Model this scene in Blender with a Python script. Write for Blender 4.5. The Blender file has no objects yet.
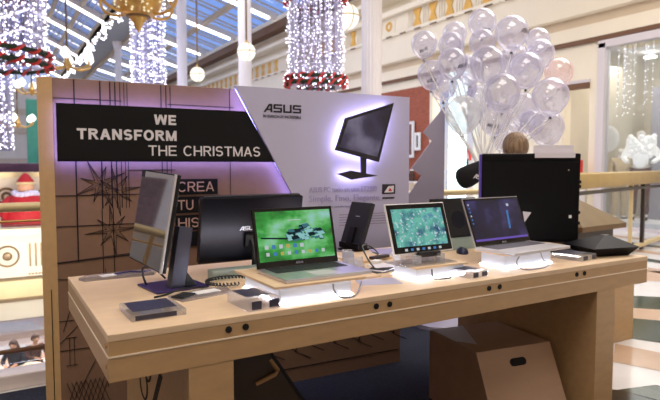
import bpy, bmesh, math, random
from mathutils import Vector, Matrix, Euler
random.seed(7)
SC = bpy.context.scene
COL = SC.collection
PI = math.pi
rad = math.radians

# ------------------------------------------------------------------ materials
def lin(c):
    return tuple(((v / 255) / 12.92 if v / 255 <= .04045 else ((v / 255 + .055) / 1.055) ** 2.4) for v in c)

def pbr(name, rgb, rough=.5, metal=0., emit=None, es=0., alpha=1., trans=0., noise=0., nscale=8., stretch=(1, 1, 1), spec=.5, bump=0., coat=0.):
    m = bpy.data.materials.new(name); m.use_nodes = True
    nt = m.node_tree; b = nt.nodes['Principled BSDF']
    c = lin(rgb) + (1,)
    b.inputs['Base Color'].default_value = c
    b.inputs['Roughness'].default_value = rough
    b.inputs['Metallic'].default_value = metal
    b.inputs['Specular IOR Level'].default_value = spec
    b.inputs['Alpha'].default_value = alpha
    b.inputs['Transmission Weight'].default_value = trans
    b.inputs['Coat Weight'].default_value = coat
    if emit:
        b.inputs['Emission Color'].default_value = lin(emit) + (1,)
        b.inputs['Emission Strength'].default_value = es
    if noise or bump:
        tc = nt.nodes.new('ShaderNodeTexCoord'); mp = nt.nodes.new('ShaderNodeMapping')
        mp.inputs['Scale'].default_value = stretch
        nz = nt.nodes.new('ShaderNodeTexNoise'); nz.inputs['Scale'].default_value = nscale; nz.inputs['Detail'].default_value = 6
        nt.links.new(tc.outputs['Object'], mp.inputs['Vector']); nt.links.new(mp.outputs['Vector'], nz.inputs['Vector'])
        if noise:
            rp = nt.nodes.new('ShaderNodeValToRGB')
            lo = tuple(max(0, v * (1 - noise)) for v in c[:3]) + (1,); hi = tuple(min(1, v * (1 + noise)) for v in c[:3]) + (1,)
            rp.color_ramp.elements[0].color = lo; rp.color_ramp.elements[1].color = hi
            rp.color_ramp.elements[0].position = .3; rp.color_ramp.elements[1].position = .7
            nt.links.new(nz.outputs['Fac'], rp.inputs['Fac']); nt.links.new(rp.outputs['Color'], b.inputs['Base Color'])
        if bump:
            bp = nt.nodes.new('ShaderNodeBump'); bp.inputs['Strength'].default_value = bump; bp.inputs['Distance'].default_value = .01
            nt.links.new(nz.outputs['Fac'], bp.inputs['Height']); nt.links.new(bp.outputs['Normal'], b.inputs['Normal'])
    return m

def glow(name, rgb, s, sampling=True):
    m = bpy.data.materials.new(name); m.use_nodes = True
    nt = m.node_tree; nt.nodes.clear()
    e = nt.nodes.new('ShaderNodeEmission'); o = nt.nodes.new('ShaderNodeOutputMaterial')
    e.inputs['Color'].default_value = lin(rgb) + (1,); e.inputs['Strength'].default_value = s
    nt.links.new(e.outputs[0], o.inputs[0])
    if not sampling: m.cycles.emission_sampling = 'NONE'
    return m

def clear(name, rgb, t=.7, rough=.05, gloss=.15, diffuse=None):
    """thin clear sheet: transparent + glossy + a little diffuse"""
    m = bpy.data.materials.new(name); m.use_nodes = True
    nt = m.node_tree; nt.nodes.clear(); N = nt.nodes.new
    o = N('ShaderNodeOutputMaterial'); tr = N('ShaderNodeBsdfTransparent'); gl = N('ShaderNodeBsdfGlossy'); df = N('ShaderNodeBsdfDiffuse'); tl = N('ShaderNodeBsdfTranslucent')
    tr.inputs[0].default_value = tuple(min(1, .3 + .7 * v) for v in lin(rgb)) + (1,)
    gl.inputs['Roughness'].default_value = rough
    df.inputs[0].default_value = lin(diffuse or rgb) + (1,); tl.inputs[0].default_value = lin(diffuse or rgb) + (1,)
    m0 = N('ShaderNodeMixShader'); m0.inputs[0].default_value = .45; nt.links.new(df.outputs[0], m0.inputs[1]); nt.links.new(tl.outputs[0], m0.inputs[2])
    m1 = N('ShaderNodeMixShader'); m1.inputs[0].default_value = 1 - t; nt.links.new(tr.outputs[0], m1.inputs[1]); nt.links.new(m0.outputs[0], m1.inputs[2])
    lw = N('ShaderNodeLayerWeight'); lw.inputs[0].default_value = .25
    mm = N('ShaderNodeMath'); mm.operation = 'MULTIPLY_ADD'; mm.inputs[1].default_value = .5; mm.inputs[2].default_value = gloss * .35
    nt.links.new(lw.outputs['Fresnel'], mm.inputs[0])
    m2 = N('ShaderNodeMixShader'); nt.links.new(mm.outputs[0], m2.inputs[0]); nt.links.new(m1.outputs[0], m2.inputs[1]); nt.links.new(gl.outputs[0], m2.inputs[2])
    nt.links.new(m2.outputs[0], o.inputs[0])
    return m

def bubble(name, rgb, body=.32):
    """thin latex skin: clear in the middle, milky and shiny towards the rim"""
    m = bpy.data.materials.new(name); m.use_nodes = True
    nt = m.node_tree; nt.nodes.clear(); N = nt.nodes.new
    o = N('ShaderNodeOutputMaterial'); tr = N('ShaderNodeBsdfTransparent'); df = N('ShaderNodeBsdfDiffuse'); tl = N('ShaderNodeBsdfTranslucent'); gl = N('ShaderNodeBsdfGlossy')
    c = lin(rgb) + (1,); df.inputs[0].default_value = c; tl.inputs[0].default_value = c; gl.inputs['Roughness'].default_value = .10
    tr.inputs[0].default_value = (.97, .97, 1, 1)
    mk = N('ShaderNodeMixShader'); mk.inputs[0].default_value = .55; nt.links.new(df.outputs[0], mk.inputs[1]); nt.links.new(tl.outputs[0], mk.inputs[2])
    lw = N('ShaderNodeLayerWeight'); lw.inputs[0].default_value = .5
    rp = N('ShaderNodeMapRange'); rp.inputs['From Min'].default_value = .35; rp.inputs['From Max'].default_value = 1.0; rp.inputs['To Min'].default_value = body; rp.inputs['To Max'].default_value = .66
    nt.links.new(lw.outputs['Facing'], rp.inputs['Value'])
    m1 = N('ShaderNodeMixShader'); nt.links.new(rp.outputs[0], m1.inputs[0]); nt.links.new(tr.outputs[0], m1.inputs[1]); nt.links.new(mk.outputs[0], m1.inputs[2])
    m2 = N('ShaderNodeMixShader'); m2.inputs[0].default_value = .17; nt.links.new(m1.outputs[0], m2.inputs[1]); nt.links.new(gl.outputs[0], m2.inputs[2])
    nt.links.new(m2.outputs[0], o.inputs[0])
    return m

def screen_mat(name, stops, scale, strength, vor=None, detail=3, stretch=(1, 1, 1)):
    """emissive display picture from noise (and pale blossom specks)"""
    m = bpy.data.materials.new(name); m.use_nodes = True
    nt = m.node_tree; b = nt.nodes['Principled BSDF']; N = nt.nodes.new
    tc = N('ShaderNodeTexCoord'); mp = N('ShaderNodeMapping'); mp.inputs['Scale'].default_value = stretch
    nz = N('ShaderNodeTexNoise'); nz.inputs['Scale'].default_value = scale; nz.inputs['Detail'].default_value = detail
    nt.links.new(tc.outputs['Object'], mp.inputs[0]); nt.links.new(mp.outputs[0], nz.inputs['Vector'])
    rp = N('ShaderNodeValToRGB'); cr = rp.color_ramp
    while len(cr.elements) < len(stops): cr.elements.new(.5)
    for el, (p, c) in zip(cr.elements, stops): el.position = p; el.color = lin(c) + (1,)
    nt.links.new(nz.outputs['Fac'], rp.inputs[0])
    out = rp.outputs[0]
    if vor:
        vo = N('ShaderNodeTexNoise'); vo.inputs['Scale'].default_value = vor[0]; vo.inputs['Detail'].default_value = 4; vo.inputs['Distortion'].default_value = .6
        nt.links.new(mp.outputs[0], vo.inputs['Vector'])
        r2 = N('ShaderNodeValToRGB'); r2.color_ramp.elements[0].position = vor[1]; r2.color_ramp.elements[0].color = (0, 0, 0, 1)
        r2.color_ramp.elements[1].position = vor[1] + .10; r2.color_ramp.elements[1].color = (1, 1, 1, 1)
        nt.links.new(vo.outputs['Fac'], r2.inputs[0])
        mx = N('ShaderNodeMix'); mx.data_type = 'RGBA'; nt.links.new(r2.outputs[0], mx.inputs['Factor'])
        nt.links.new(out, mx.inputs[6]); mx.inputs[7].default_value = lin(vor[2]) + (1,)
        out = mx.outputs[2]
    b.inputs['Base Color'].default_value = (.01, .01, .01, 1); b.inputs['Roughness'].default_value = .15
    nt.links.new(out, b.inputs['Emission Color']); b.inputs['Emission Strength'].default_value = strength
    return m

M = dict(
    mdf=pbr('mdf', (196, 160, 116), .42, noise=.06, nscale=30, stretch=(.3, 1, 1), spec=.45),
    mdf_lit_top=pbr('mdf_lit_top', (230, 202, 168), .38, noise=.05, nscale=30, stretch=(.3, 1, 1), spec=.4),  # paler mdf, the light on top surfaces is put into the colour
    mdf_highlight=pbr('mdf_highlight', (250, 236, 214), .5),
    mdf_dark=pbr('mdf_dark', (74, 58, 46), .5, noise=.12, nscale=12, stretch=(.3, 1, 1)),
    pine=pbr('pine', (196, 152, 104), .5, noise=.08, nscale=14, stretch=(.2, 1, 1)),
    board=pbr('board', (142, 110, 88), .55, noise=.05, nscale=20),
    board_lit_side=pbr('board_lit_side', (214, 176, 126), .5, noise=.05, nscale=20),  # board tone with the warm light on the left cheek painted in
    hole=pbr('hole', (8, 8, 8), .8),
    ink=pbr('ink', (40, 26, 24), .7),
    sign=pbr('sign', (17, 17, 20), .55, noise=.1, nscale=5, spec=.2),
    sign_text=pbr('sign_text', (212, 206, 208), .5, emit=(200, 196, 200), es=.12),
    beige_text=pbr('beige_text', (196, 160, 140), .5),
    poster=pbr('poster', (186, 184, 212), .4, noise=.02, nscale=2),
    poster_ink=pbr('poster_ink', (30, 28, 38), .5),
    poster_lilac=pbr('poster_lilac', (160, 152, 194), .5),
    poster_grey=pbr('poster_grey', (140, 134, 160), .5),
    led_purple=glow('led_purple', (140, 140, 255), 22),
    led_white=glow('led_white', (206, 196, 255), 12),
    black=pbr('black', (12, 12, 15), .4, spec=.3, noise=.1, nscale=3),
    black_gloss=pbr('black_gloss', (9, 9, 12), .08, noise=.1, nscale=3),
    black_back=pbr('black_back', (30, 30, 42), .28, metal=.5, noise=.12, nscale=2),
    black_mat=pbr('black_mat', (22, 22, 26), .55, noise=.1, nscale=5),
    aio_back=pbr('aio_back', (13, 12, 16), .55, noise=.12, nscale=2, spec=.15),
    violet_edge=pbr('violet_edge', (52, 40, 96), .35, noise=.05, nscale=4),
    grey_blue=pbr('grey_blue', (72, 74, 92), .35, metal=.4, noise=.05, nscale=5),
    silver=pbr('silver', (206, 206, 214), .28, metal=.75, noise=.03, nscale=10),
    silver_paint=pbr('silver_paint', (206, 204, 212), .35, metal=.2, noise=.03, nscale=10),
    keys=pbr('keys', (40, 40, 48), .5),
    keys_mid=pbr('keys_mid', (96, 94, 108), .5),
    white=pbr('white', (242, 242, 244), .4),
    white_mat=pbr('white_mat', (238, 236, 240), .7, noise=.02, nscale=6),
    paper=pbr('paper', (226, 222, 232), .6),  # pale tone of the light patch on the storage box top
    riser=pbr('riser_body', (176, 182, 196), .45, emit=(232, 238, 255), es=.22),
    riser_glow=glow('riser_glow', (244, 246, 255), 60),
    acrylic=clear('acrylic', (246, 248, 255), t=.78, gloss=.35, diffuse=(250, 250, 255)),
    acrylic_green=clear('acrylic_green', (206, 224, 214), t=.25, gloss=.2, diffuse=(206, 222, 214)),
    film=clear('film', (240, 238, 246), t=.7, gloss=.35),
    glass=clear('glass', (240, 246, 250), t=.94, rough=.02, gloss=.06),
    skyglass=clear('skyglass', (236, 242, 255), t=.96, rough=.05, gloss=.02),
    balloon=bubble('balloon', (226, 224, 246)),
    balloon_pink=bubble('balloon_pink', (250, 214, 208)),
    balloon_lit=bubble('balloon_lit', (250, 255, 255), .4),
    label_dark=pbr('label_dark', (54, 54, 76), .4, noise=.3, nscale=60),
    cable=pbr('cable', (16, 16, 20), .45),
    cable_grey=pbr('cable_grey', (120, 120, 132), .4),
    mouse=pbr('mouse', (28, 32, 62), .3, noise=.05, nscale=6),
    cream=pbr('cream', (236, 226, 208), .7, noise=.03, nscale=1.5),
    cream_dim=pbr('cream_dim', (214, 196, 170), .7, noise=.04, nscale=1.5),
    cream_light=pbr('cream_light', (240, 231, 212), .7, noise=.02, nscale=1.5),
    brown_line=pbr('brown_line', (112, 78, 54), .6),
    gold=pbr('gold', (206, 164, 92), .3, metal=.6, noise=.08, nscale=8),
    gold_flat=pbr('gold_flat', (226, 178, 86), .6, noise=.12, nscale=5),
    gold_pale=pbr('gold_pale', (224, 204, 156), .4, metal=.1, noise=.06, nscale=6),
    bronze=pbr('bronze', (120, 94, 62), .4, metal=.3, noise=.08, nscale=5),
    dark_wood=pbr('dark_wood', (44, 32, 26), .4, noise=.15, nscale=6),
    column=pbr('column', (238, 234, 236), .5, noise=.02, nscale=2),
    steel_grey=pbr('steel_grey', (164, 166, 166), .6, noise=.04, nscale=1),
    rafter=pbr('rafter', (224, 214, 200), .6, noise=.03, nscale=2),
    rafter_tan=pbr('rafter_tan', (196, 178, 150), .6, noise=.03, nscale=2),
    rafter_led=glow('rafter_led', (255, 252, 255), 4.5, False),
    fairy=glow('fairy', (244, 242, 255), 4.5, False),
    globe=glow('globe', (255, 250, 238), 1.35),
    shade=glow('shade', (255, 252, 244), 2.2, False),
    wire=pbr('wire', (206, 202, 216), .5),
    tulle=clear('tulle', (206, 202, 224), t=.86, rough=.5, gloss=0, diffuse=(190, 188, 214)),
    fir=pbr('fir', (34, 54, 38), .8, noise=.3, nscale=20),
    ribbon=pbr('ribbon', (196, 44, 44), .5, noise=.1, nscale=10),
    red=pbr('red', (176, 28, 40), .7, noise=.12, nscale=14),
    red_bright=pbr('red_bright', (226, 48, 44), .6, noise=.05, nscale=5),
    fluff=pbr('fluff', (206, 204, 236), .9, noise=.06, nscale=20),
    skin=pbr('skin', (214, 166, 136), .5, noise=.04, nscale=12),
    hair=pbr('hair', (140, 116, 92), .6, noise=.5, nscale=60, stretch=(1, 1, .15), bump=.6),
    hair_dark=pbr('hair_dark', (74, 44, 34), .6, noise=.25, nscale=40),
    cloth_black=pbr('cloth_black', (18, 18, 24), .8, noise=.15, nscale=20),
    cloth_navy=pbr('cloth_navy', (34, 36, 52), .8, noise=.15, nscale=20),
    cloth_brown=pbr('cloth_brown', (86, 50, 40), .8, noise=.15, nscale=20),
    cloth_beige=pbr('cloth_beige', (206, 184, 150), .8, noise=.1, nscale=20),
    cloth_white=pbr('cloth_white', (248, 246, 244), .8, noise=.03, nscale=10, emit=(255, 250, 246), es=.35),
    mannequin=pbr('mannequin', (236, 230, 224), .35, noise=.02, nscale=5),
    brick=pbr('brick', (158, 86, 64), .7, noise=.2, nscale=7, stretch=(1, .8, 4)),
    shop_cream=pbr('shop_cream', (214, 206, 190), .7, noise=.03, nscale=2),
    shop_lamp=glow('shop_lamp', (255, 250, 236), 6),
    shop_column=glow('shop_column', (226, 250, 250), 3),
    purple_dark=pbr('purple_dark', (82, 48, 76), .6, noise=.1, nscale=4),
    teal=pbr('teal', (54, 132, 112), .5, noise=.12, nscale=4),
    lilac_board=pbr('lilac_board', (172, 166, 190), .5, noise=.03, nscale=4),
    carpet=pbr('carpet', (34, 38, 58), .95, noise=.35, nscale=60, bump=.4),
    marble=pbr('marble', (232, 230, 232), .16, noise=.06, nscale=3, spec=.5),
    marble_pink=pbr('marble_pink', (206, 176, 152), .16, noise=.06, nscale=3),
    marble_green=pbr('marble_green', (66, 74, 58), .16, noise=.15, nscale=4),
    marble_black=pbr('marble_black', (24, 26, 30), .16, noise=.15, nscale=4),
    lower_floor=pbr('lower_floor', (226, 206, 196), .3, noise=.05, nscale=.8),
    curb=pbr('curb', (240, 228, 226), .5, noise=.03, nscale=3),
    plastic_grey=pbr('plastic_grey', (160, 160, 176), .35),
    frame_white=pbr('frame_white', (214, 208, 214), .5),
    pic_art=pbr('pic_art', (120, 90, 84), .5, noise=.5, nscale=6),
    cap_tan=pbr('cap_tan', (122, 102, 70), .5, noise=.1, nscale=6),
    rail_gold=pbr('rail_gold', (172, 146, 90), .35, metal=.25, noise=.06, nscale=5),
    violet_side=pbr('violet_side', (84, 66, 168), .4, noise=.05, nscale=4),
    eye=pbr('eye', (30, 24, 22), .2),
    lip=pbr('lip', (168, 92, 84), .5),
)
M['scr_green'] = screen_mat('scr_green', [(.30, (14, 60, 24)), (.46, (44, 150, 58)), (.56, (110, 190, 120)), (.70, (150, 200, 200))], 7, .9, stretch=(1, 1, 1.6))
M['scr_purple'] = screen_mat('scr_purple', [(.3, (10, 9, 30)), (.5, (30, 28, 66)), (.62, (62, 58, 112)), (.8, (86, 90, 150))], 5, .75)
M['scr_teal'] = screen_mat('scr_teal', [(.32, (34, 66, 110)), (.44, (70, 140, 140)), (.56, (104, 184, 166)), (.72, (64, 104, 160))], 14, .95, vor=(60, .58, (200, 220, 240)))
M['scr_poster'] = screen_mat('scr_poster', [(.3, (34, 28, 48)), (.5, (72, 64, 96)), (.7, (150, 142, 172))], 4, .5)
M['icon_white'] = glow('icon_white', (226, 236, 240), .6)
M['icon_blue'] = glow('icon_blue', (90, 150, 220), .6)
M['icon_yellow'] = glow('icon_yellow', (220, 200, 110), .6)
M['icon_violet'] = glow('icon_violet', (120, 96, 190), .8)

# ------------------------------------------------------------------ mesh builder
class MB:
    def __init__(self): self.bm = bmesh.new(); self.mi = 0
    def _set(self, faces):
        for f in faces: f.material_index = self.mi
    def _verts(self, vs, faces):
        bv = [self.bm.verts.new(v) for v in vs]; out = []
        for f in faces:
            try: out.append(self.bm.faces.new([bv[i] for i in f]))
            except ValueError: pass
        self._set(out); return bv, out
    def box(self, x0, x1, y0, y1, z0, z1, bev=0, mat=None):
        vs = [(x, y, z) for x in (x0, x1) for y in (y0, y1) for z in (z0, z1)]
        if mat: vs = [mat @ Vector(v) for v in vs]
        bv, fs = self._verts(vs, [(0, 1, 3, 2), (4, 6, 7, 5), (0, 4, 5, 1), (2, 3, 7, 6), (0, 2, 6, 4), (1, 5, 7, 3)])
        if bev:
            es = list({e for f in fs for e in f.edges})
            r = bmesh.ops.bevel(self.bm, geom=es, offset=bev, segments=2, affect='EDGES', profile=.6)
            self._set(r['faces'])
        return self
    def obox(self, c, s, rot=(0, 0, 0), bev=0):
        m = Matrix.Translation(c) @ Euler(rot).to_matrix().to_4x4()
        return self.box(-s[0] / 2, s[0] / 2, -s[1] / 2, s[1] / 2, -s[2] / 2, s[2] / 2, bev, m)
    def prism(self, poly, a0, a1, axis='y', mat=None):
        """poly in (x,z) extruded along y, or (x,y) along z, or (y,z) along x"""
        def p(q, a):
            v = (q[0], a, q[1]) if axis == 'y' else (q[0], q[1], a) if axis == 'z' else (a, q[0], q[1])
            return mat @ Vector(v) if mat else v
        n = len(poly)
        vs = [p(q, a0) for q in poly] + [p(q, a1) for q in poly]
        self._verts(vs, [tuple(range(n)), tuple(range(2 * n - 1, n - 1, -1))] + [(i, (i + 1) % n, n + (i + 1) % n, n + i) for i in range(n)])
        return self
    def quad(self, *vs): self._verts(vs, [tuple(range(len(vs)))]); return self
    def ring(self, c, d, r, seg, ref=None):
        d = Vector(d).normalized(); a = Vector(ref) if ref else (Vector((0, 0, 1)) if abs(d.z) < .9 else Vector((1, 0, 0)))
        u = d.cross(a).normalized(); v = d.cross(u)
        return [Vector(c) + u * (r * math.cos(2 * PI * i / seg)) + v * (r * math.sin(2 * PI * i / seg)) for i in range(seg)]
    def cyl(self, p0, p1, r0, r1=None, seg=14):
        r1 = r0 if r1 is None else r1; d = Vector(p1) - Vector(p0)
        vs = self.ring(p0, d, r0, seg) + self.ring(p1, d, r1, seg)
        self._verts(vs, [tuple(range(seg - 1, -1, -1)), tuple(range(seg, 2 * seg))] + [(i, (i + 1) % seg, seg + (i + 1) % seg, seg + i) for i in range(seg)])
        return self
    def tube(self, pts, r, seg=6, smooth=3):
        P = [Vector(p) for p in pts]
        if smooth and len(P) > 2:
            Q = []
            for i in range(len(P) - 1):
                a, b, c, d = P[max(i - 1, 0)], P[i], P[i + 1], P[min(i + 2, len(P) - 1)]
                for k in range(smooth):
                    t = k / smooth
                    Q.append(.5 * ((2 * b) + (c - a) * t + (2 * a - 5 * b + 4 * c - d) * t * t + (3 * b - a - 3 * c + d) * t ** 3))
            P = Q + [P[-1]]
        n = len(P); vs = []; fs = []; u = None
        for i, p in enumerate(P):
            d = (P[min(i + 1, n - 1)] - P[max(i - 1, 0)])
            if d.length < 1e-9: d = Vector((0, 0, 1))
            d.normalize()
            if u is None: u = d.orthogonal().normalized()
            u = (u - d * u.dot(d)); u = u.normalized() if u.length > 1e-6 else d.orthogonal().normalized()
            v = d.cross(u)
            vs += [p + u * (r * math.cos(2 * PI * k / seg)) + v * (r * math.sin(2 * PI * k / seg)) for k in range(seg)]
        for i in range(n - 1):
            fs += [(i * seg + k, i * seg + (k + 1) % seg, (i + 1) * seg + (k + 1) % seg, (i + 1) * seg + k) for k in range(seg)]
        fs += [tuple(range(seg - 1, -1, -1)), tuple(range((n - 1) * seg, n * seg))]
        self._verts(vs, fs); return self
    def lathe(self, prof, c=(0, 0, 0), seg=20, mat=None):
        vs = []; n = len(prof)
        for r, z in prof:
            for k in range(seg):
                v = Vector((c[0] + r * math.cos(2 * PI * k / seg), c[1] + r * math.sin(2 * PI * k / seg), c[2] + z))
                vs.append(mat @ v if mat else v)
        fs = [(i * seg + k, i * seg + (k + 1) % seg, (i + 1) * seg + (k + 1) % seg, (i + 1) * seg + k) for i in range(n - 1) for k in range(seg)]
        fs += [tuple(range(seg - 1, -1, -1)), tuple(range((n - 1) * seg, n * seg))]
        self._verts(vs, fs); return self
    def ball(self, c, r, s=(1, 1, 1), u=16, v=10, fn=None):
        prof = [(max(1e-4, math.sin(PI * i / v)), -math.cos(PI * i / v)) for i in range(v + 1)]
        vs = []; fs = []
        for pr, pz in prof:
            for k in range(u):
                p = Vector((pr * math.cos(2 * PI * k / u), pr * math.sin(2 * PI * k / u), pz))
                if fn: p = fn(p)
                vs.append(Vector(c) + Vector((p.x * r * s[0], p.y * r * s[1], p.z * r * s[2])))
        fs = [(i * u + k, i * u + (k + 1) % u, (i + 1) * u + (k + 1) % u, (i + 1) * u + k) for i in range(v) for k in range(u)]
        self._verts(vs, fs); return self
    def torus(self, c, R, r, seg=28, rs=8, axis='z', arc=2 * PI):
        n = seg + (0 if arc > 6.28 else 1); pts = []
        for i in range(n):
            a = arc * i / seg
            q = (R * math.cos(a), R * math.sin(a), 0)
            q = q if axis == 'z' else ((q[0], 0, q[1]) if axis == 'y' else (0, q[0], q[1]))
            pts.append(Vector(c) + Vector(q))
        if arc > 6.28: pts.append(pts[0])
        return self.tube(pts, r, rs, 0)
    def octa(self, c, r):
        x, y, z = c
        self._verts([(x + r, y, z), (x - r, y, z), (x, y + r, z), (x, y - r, z), (x, y, z + r), (x, y, z - r)],
                    [(0, 2, 4), (2, 1, 4), (1, 3, 4), (3, 0, 4), (2, 0, 5), (1, 2, 5), (3, 1, 5), (0, 3, 5)])
    def add_mesh(self, me, mat=None):
        off = len(self.bm.verts); 
        vs = [mat @ v.co if mat else v.co for v in me.vertices]
        self._verts(vs, [tuple(p.vertices) for p in me.polygons]); return self
    def build(self, name, mats, parent=None, smooth=False, loc=None, rot=None):
        self.bm.normal_update()
        bmesh.ops.recalc_face_normals(self.bm, faces=self.bm.faces)
        me = bpy.data.meshes.new(name); self.bm.to_mesh(me); self.bm.free()
        for m in (mats if isinstance(mats, (list, tuple)) else [mats]): me.materials.append(m)
        if smooth:
            for p in me.polygons: p.use_smooth = True
            try: me.set_sharp_from_angle(angle=rad(38))
            except Exception: pass
        o = bpy.data.objects.new(name, me); COL.objects.link(o)
        if parent: o.parent = parent
        if loc: o.location = loc
        if rot: o.rotation_euler = rot
        return o

def tag(o, label, cat, group=None, kind=None):
    o['label'] = label; o['category'] = cat
    if group: o['group'] = group
    if kind: o['kind'] = kind
    return o
def thing(name, label, cat, loc=(0, 0, 0), rz=0, group=None):
    o = bpy.data.objects.new(name, None); COL.objects.link(o); o.empty_display_size = .1
    o.location = loc; o.rotation_euler = (0, 0, rz)
    return tag(o, label, cat, group)
def struct(o): o['kind'] = 'structure'; return o
def copy_tree(o, parent=None):
    c = o.copy(); COL.objects.link(c)
    if parent: c.parent = parent
    for ch in list(o.children): copy_tree(ch, c)
    return c

def glyph(ch, t):
    """flat polygons of one grotesque capital (cap height 1), and its width"""
    P = []; h = t / 2
    def bar(x0, x1, z0, z1): P.append([(x0, z0), (x1, z0), (x1, z1), (x0, z1)])
    def hs(x0, z0, x1, z1, k=1.08): q = t * k / 2; P.append([(x0 - q, z0), (x0 + q, z0), (x1 + q, z1), (x1 - q, z1)])
    def arc(cx, cz, rx, rz, a0, a1, n=14):
        for i in range(n):
            u, v = rad(a0 + (a1 - a0) * i / n), rad(a0 + (a1 - a0) * (i + 1) / n)
            o = lambda a, k: (cx + (rx - k) * math.cos(a), cz + (rz - k) * math.sin(a))
            P.append([o(u, 0), o(v, 0), o(v, t), o(u, t)])
    w = .72
    if ch == ' ': return P, .34
    if ch == 'E': bar(0, t, 0, 1); bar(t, .68, 1 - t, 1); bar(t, .64, .5 - h, .5 + h); bar(t, .70, 0, t); w = .70
    elif ch == 'F': bar(0, t, 0, 1); bar(t, .66, 1 - t, 1); bar(t, .58, .47 - h, .47 + h); w = .64
    elif ch == 'T': w = .72; bar(0, w, 1 - t, 1); bar(w / 2 - h, w / 2 + h, 0, 1 - t)
    elif ch == 'H': w = .76; bar(0, t, 0, 1); bar(w - t, w, 0, 1); bar(t, w - t, .5 - h, .5 + h)
    elif ch == 'I': w = t; bar(0, t, 0, 1)
    elif ch == 'N': w = .76; bar(0, t, 0, 1); bar(w - t, w, 0, 1); hs(w - h, 0, h, 1, 1.15)
    elif ch == 'M': w = .90; bar(0, t * .95, 0, 1); bar(w - t * .95, w, 0, 1); hs(w / 2, 0, h, 1, 1.02); hs(w / 2, 0, w - h, 1, 1.02)
    elif ch == 'W': w = 1.16; hs(.27, 0, h, 1); hs(.27, 0, w / 2, 1); hs(w - .27, 0, w / 2, 1); hs(w - .27, 0, w - h, 1)
    elif ch == 'A': w = .80; hs(h, 0, w / 2, 1); hs(w - h, 0, w / 2, 1); bar(.17, w - .17, .24, .24 + t * .9)
    elif ch == 'O': w = .84; arc(.42, .5, .42, .52, 0, 360, 26)
    elif ch == 'C': w = .80; arc(.42, .5, .42, .52, 42, 318, 22)
    elif ch == 'S': w = .70; ro = .26 + t / 4; arc(.35, 1.01 - ro, .34, ro, 25, 270); arc(.35, ro - .01, .34, ro, 90, -155)
    elif ch in 'RP':
        w = .74; bar(0, t, 0, 1); zm = .44; bar(t, .42, 1 - t, 1); bar(t, .42, zm, zm + t); arc(.42, (1 + zm) / 2, .28, (1 - zm) / 2, 90, -90)
        if ch == 'R': hs(.66, 0, .40, zm + .02)
        else: w = .70
    elif ch == 'U': w = .74; bar(0, t, .36, 1); bar(w - t, w, .36, 1); arc(w / 2, .36, w / 2, .38, 180, 360)
    elif ch == 'D': w = .78; bar(0, t, 0, 1); bar(t, .34, 1 - t, 1); bar(t, .34, 0, t); arc(.34, .5, .44, .5, 90, -90)
    return P, w
def put_caps(mb, txt, u, z, w, h, y, t=.2, gap=.13):
    L = []; x = 0
    for ch in txt:
        P, cw = glyph(ch, t); L.append((x, P)); x += cw + gap
    k = w / (x - gap)
    for x0, P in L:
        for q in P: mb.prism([(u + (x0 + a) * k, z + b * h) for a, b in q], y - .002, y + .0005, 'y')
def text_mesh(s, w, h, bold=0., ital=0.):
    """small lettering mesh in the xz plane, fitted to width w and height h, lower-left at the origin"""
    cu = bpy.data.curves.new('lettering', 'FONT'); cu.body = s; cu.size = 1; cu.extrude = .01; cu.resolution_u = 3
    o = bpy.data.objects.new('lettering', cu); COL.objects.link(o)
    dg = bpy.context.evaluated_depsgraph_get(); me = bpy.data.meshes.new_from_object(o.evaluated_get(dg))
    bpy.data.objects.remove(o); bpy.data.curves.remove(cu)
    xs = [v.co.x for v in me.vertices]; ys = [v.co.y for v in me.vertices]
    x0, x1, y0, y1 = min(xs), max(xs), min(ys), max(ys)
    for v in me.vertices:
        v.co = Vector(((v.co.x - x0) / (x1 - x0) * w, -.001 - .002 * (v.co.z > 0), (v.co.y - y0) / (y1 - y0) * h))
    return me
def put_text(mb, s, u, z, w, h, y, bold=0., ital=0.):
    mb.add_mesh(text_mesh(s, w, h, bold, ital), Matrix.Translation((u, y, z)))

def logo_polys():
    """the four letter maker's wordmark as flat polygons, about 4.35 wide and 1 high"""
    P = []
    # A
    P += [[(0, 0), (.62, 1), (.86, 1), (.24, 0)], [(.62, 1), (1.0, 1), (1.0, .8), (.74, .8)], [(.78, .8), (1.0, .8), (1.0, 0), (.78, 0)], [(.40, .42), (.78, .42), (.78, .24), (.29, .24)]]
    def S(x): return [[(x + .08, 1), (x + 1, 1), (x + 1, .8), (x + .08, .8)], [(x, .9), (x + .22, .9), (x + .22, .5), (x, .5)], [(x, .6), (x + 1, .6), (x + 1, .41), (x, .41)], [(x + .78, .5), (x + 1, .5), (x + 1, .1), (x + .78, .1)], [(x, .2), (x + .95, .2), (x + .95, 0), (x, 0)]]
    P += S(1.12)
    P += [[(2.24, 1), (2.46, 1), (2.46, 0), (2.24, 0)], [(3.02, 1), (3.24, 1), (3.24, 0), (3.02, 0)], [(2.3, .2), (3.2, .2), (3.2, 0), (2.3, 0)]]
    P += S(3.36)
    return P
def put_logo(mb, u, z, w, h, y, fn=None, t=.002):
    for poly in logo_polys():
        q = [(u + a / 4.36 * w, z + b * h) for a, b in poly]
        if fn:
            mb.quad(*[fn(a, b) for a, b in q])
        else: mb.prism(q, y, y - t, 'y')

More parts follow.
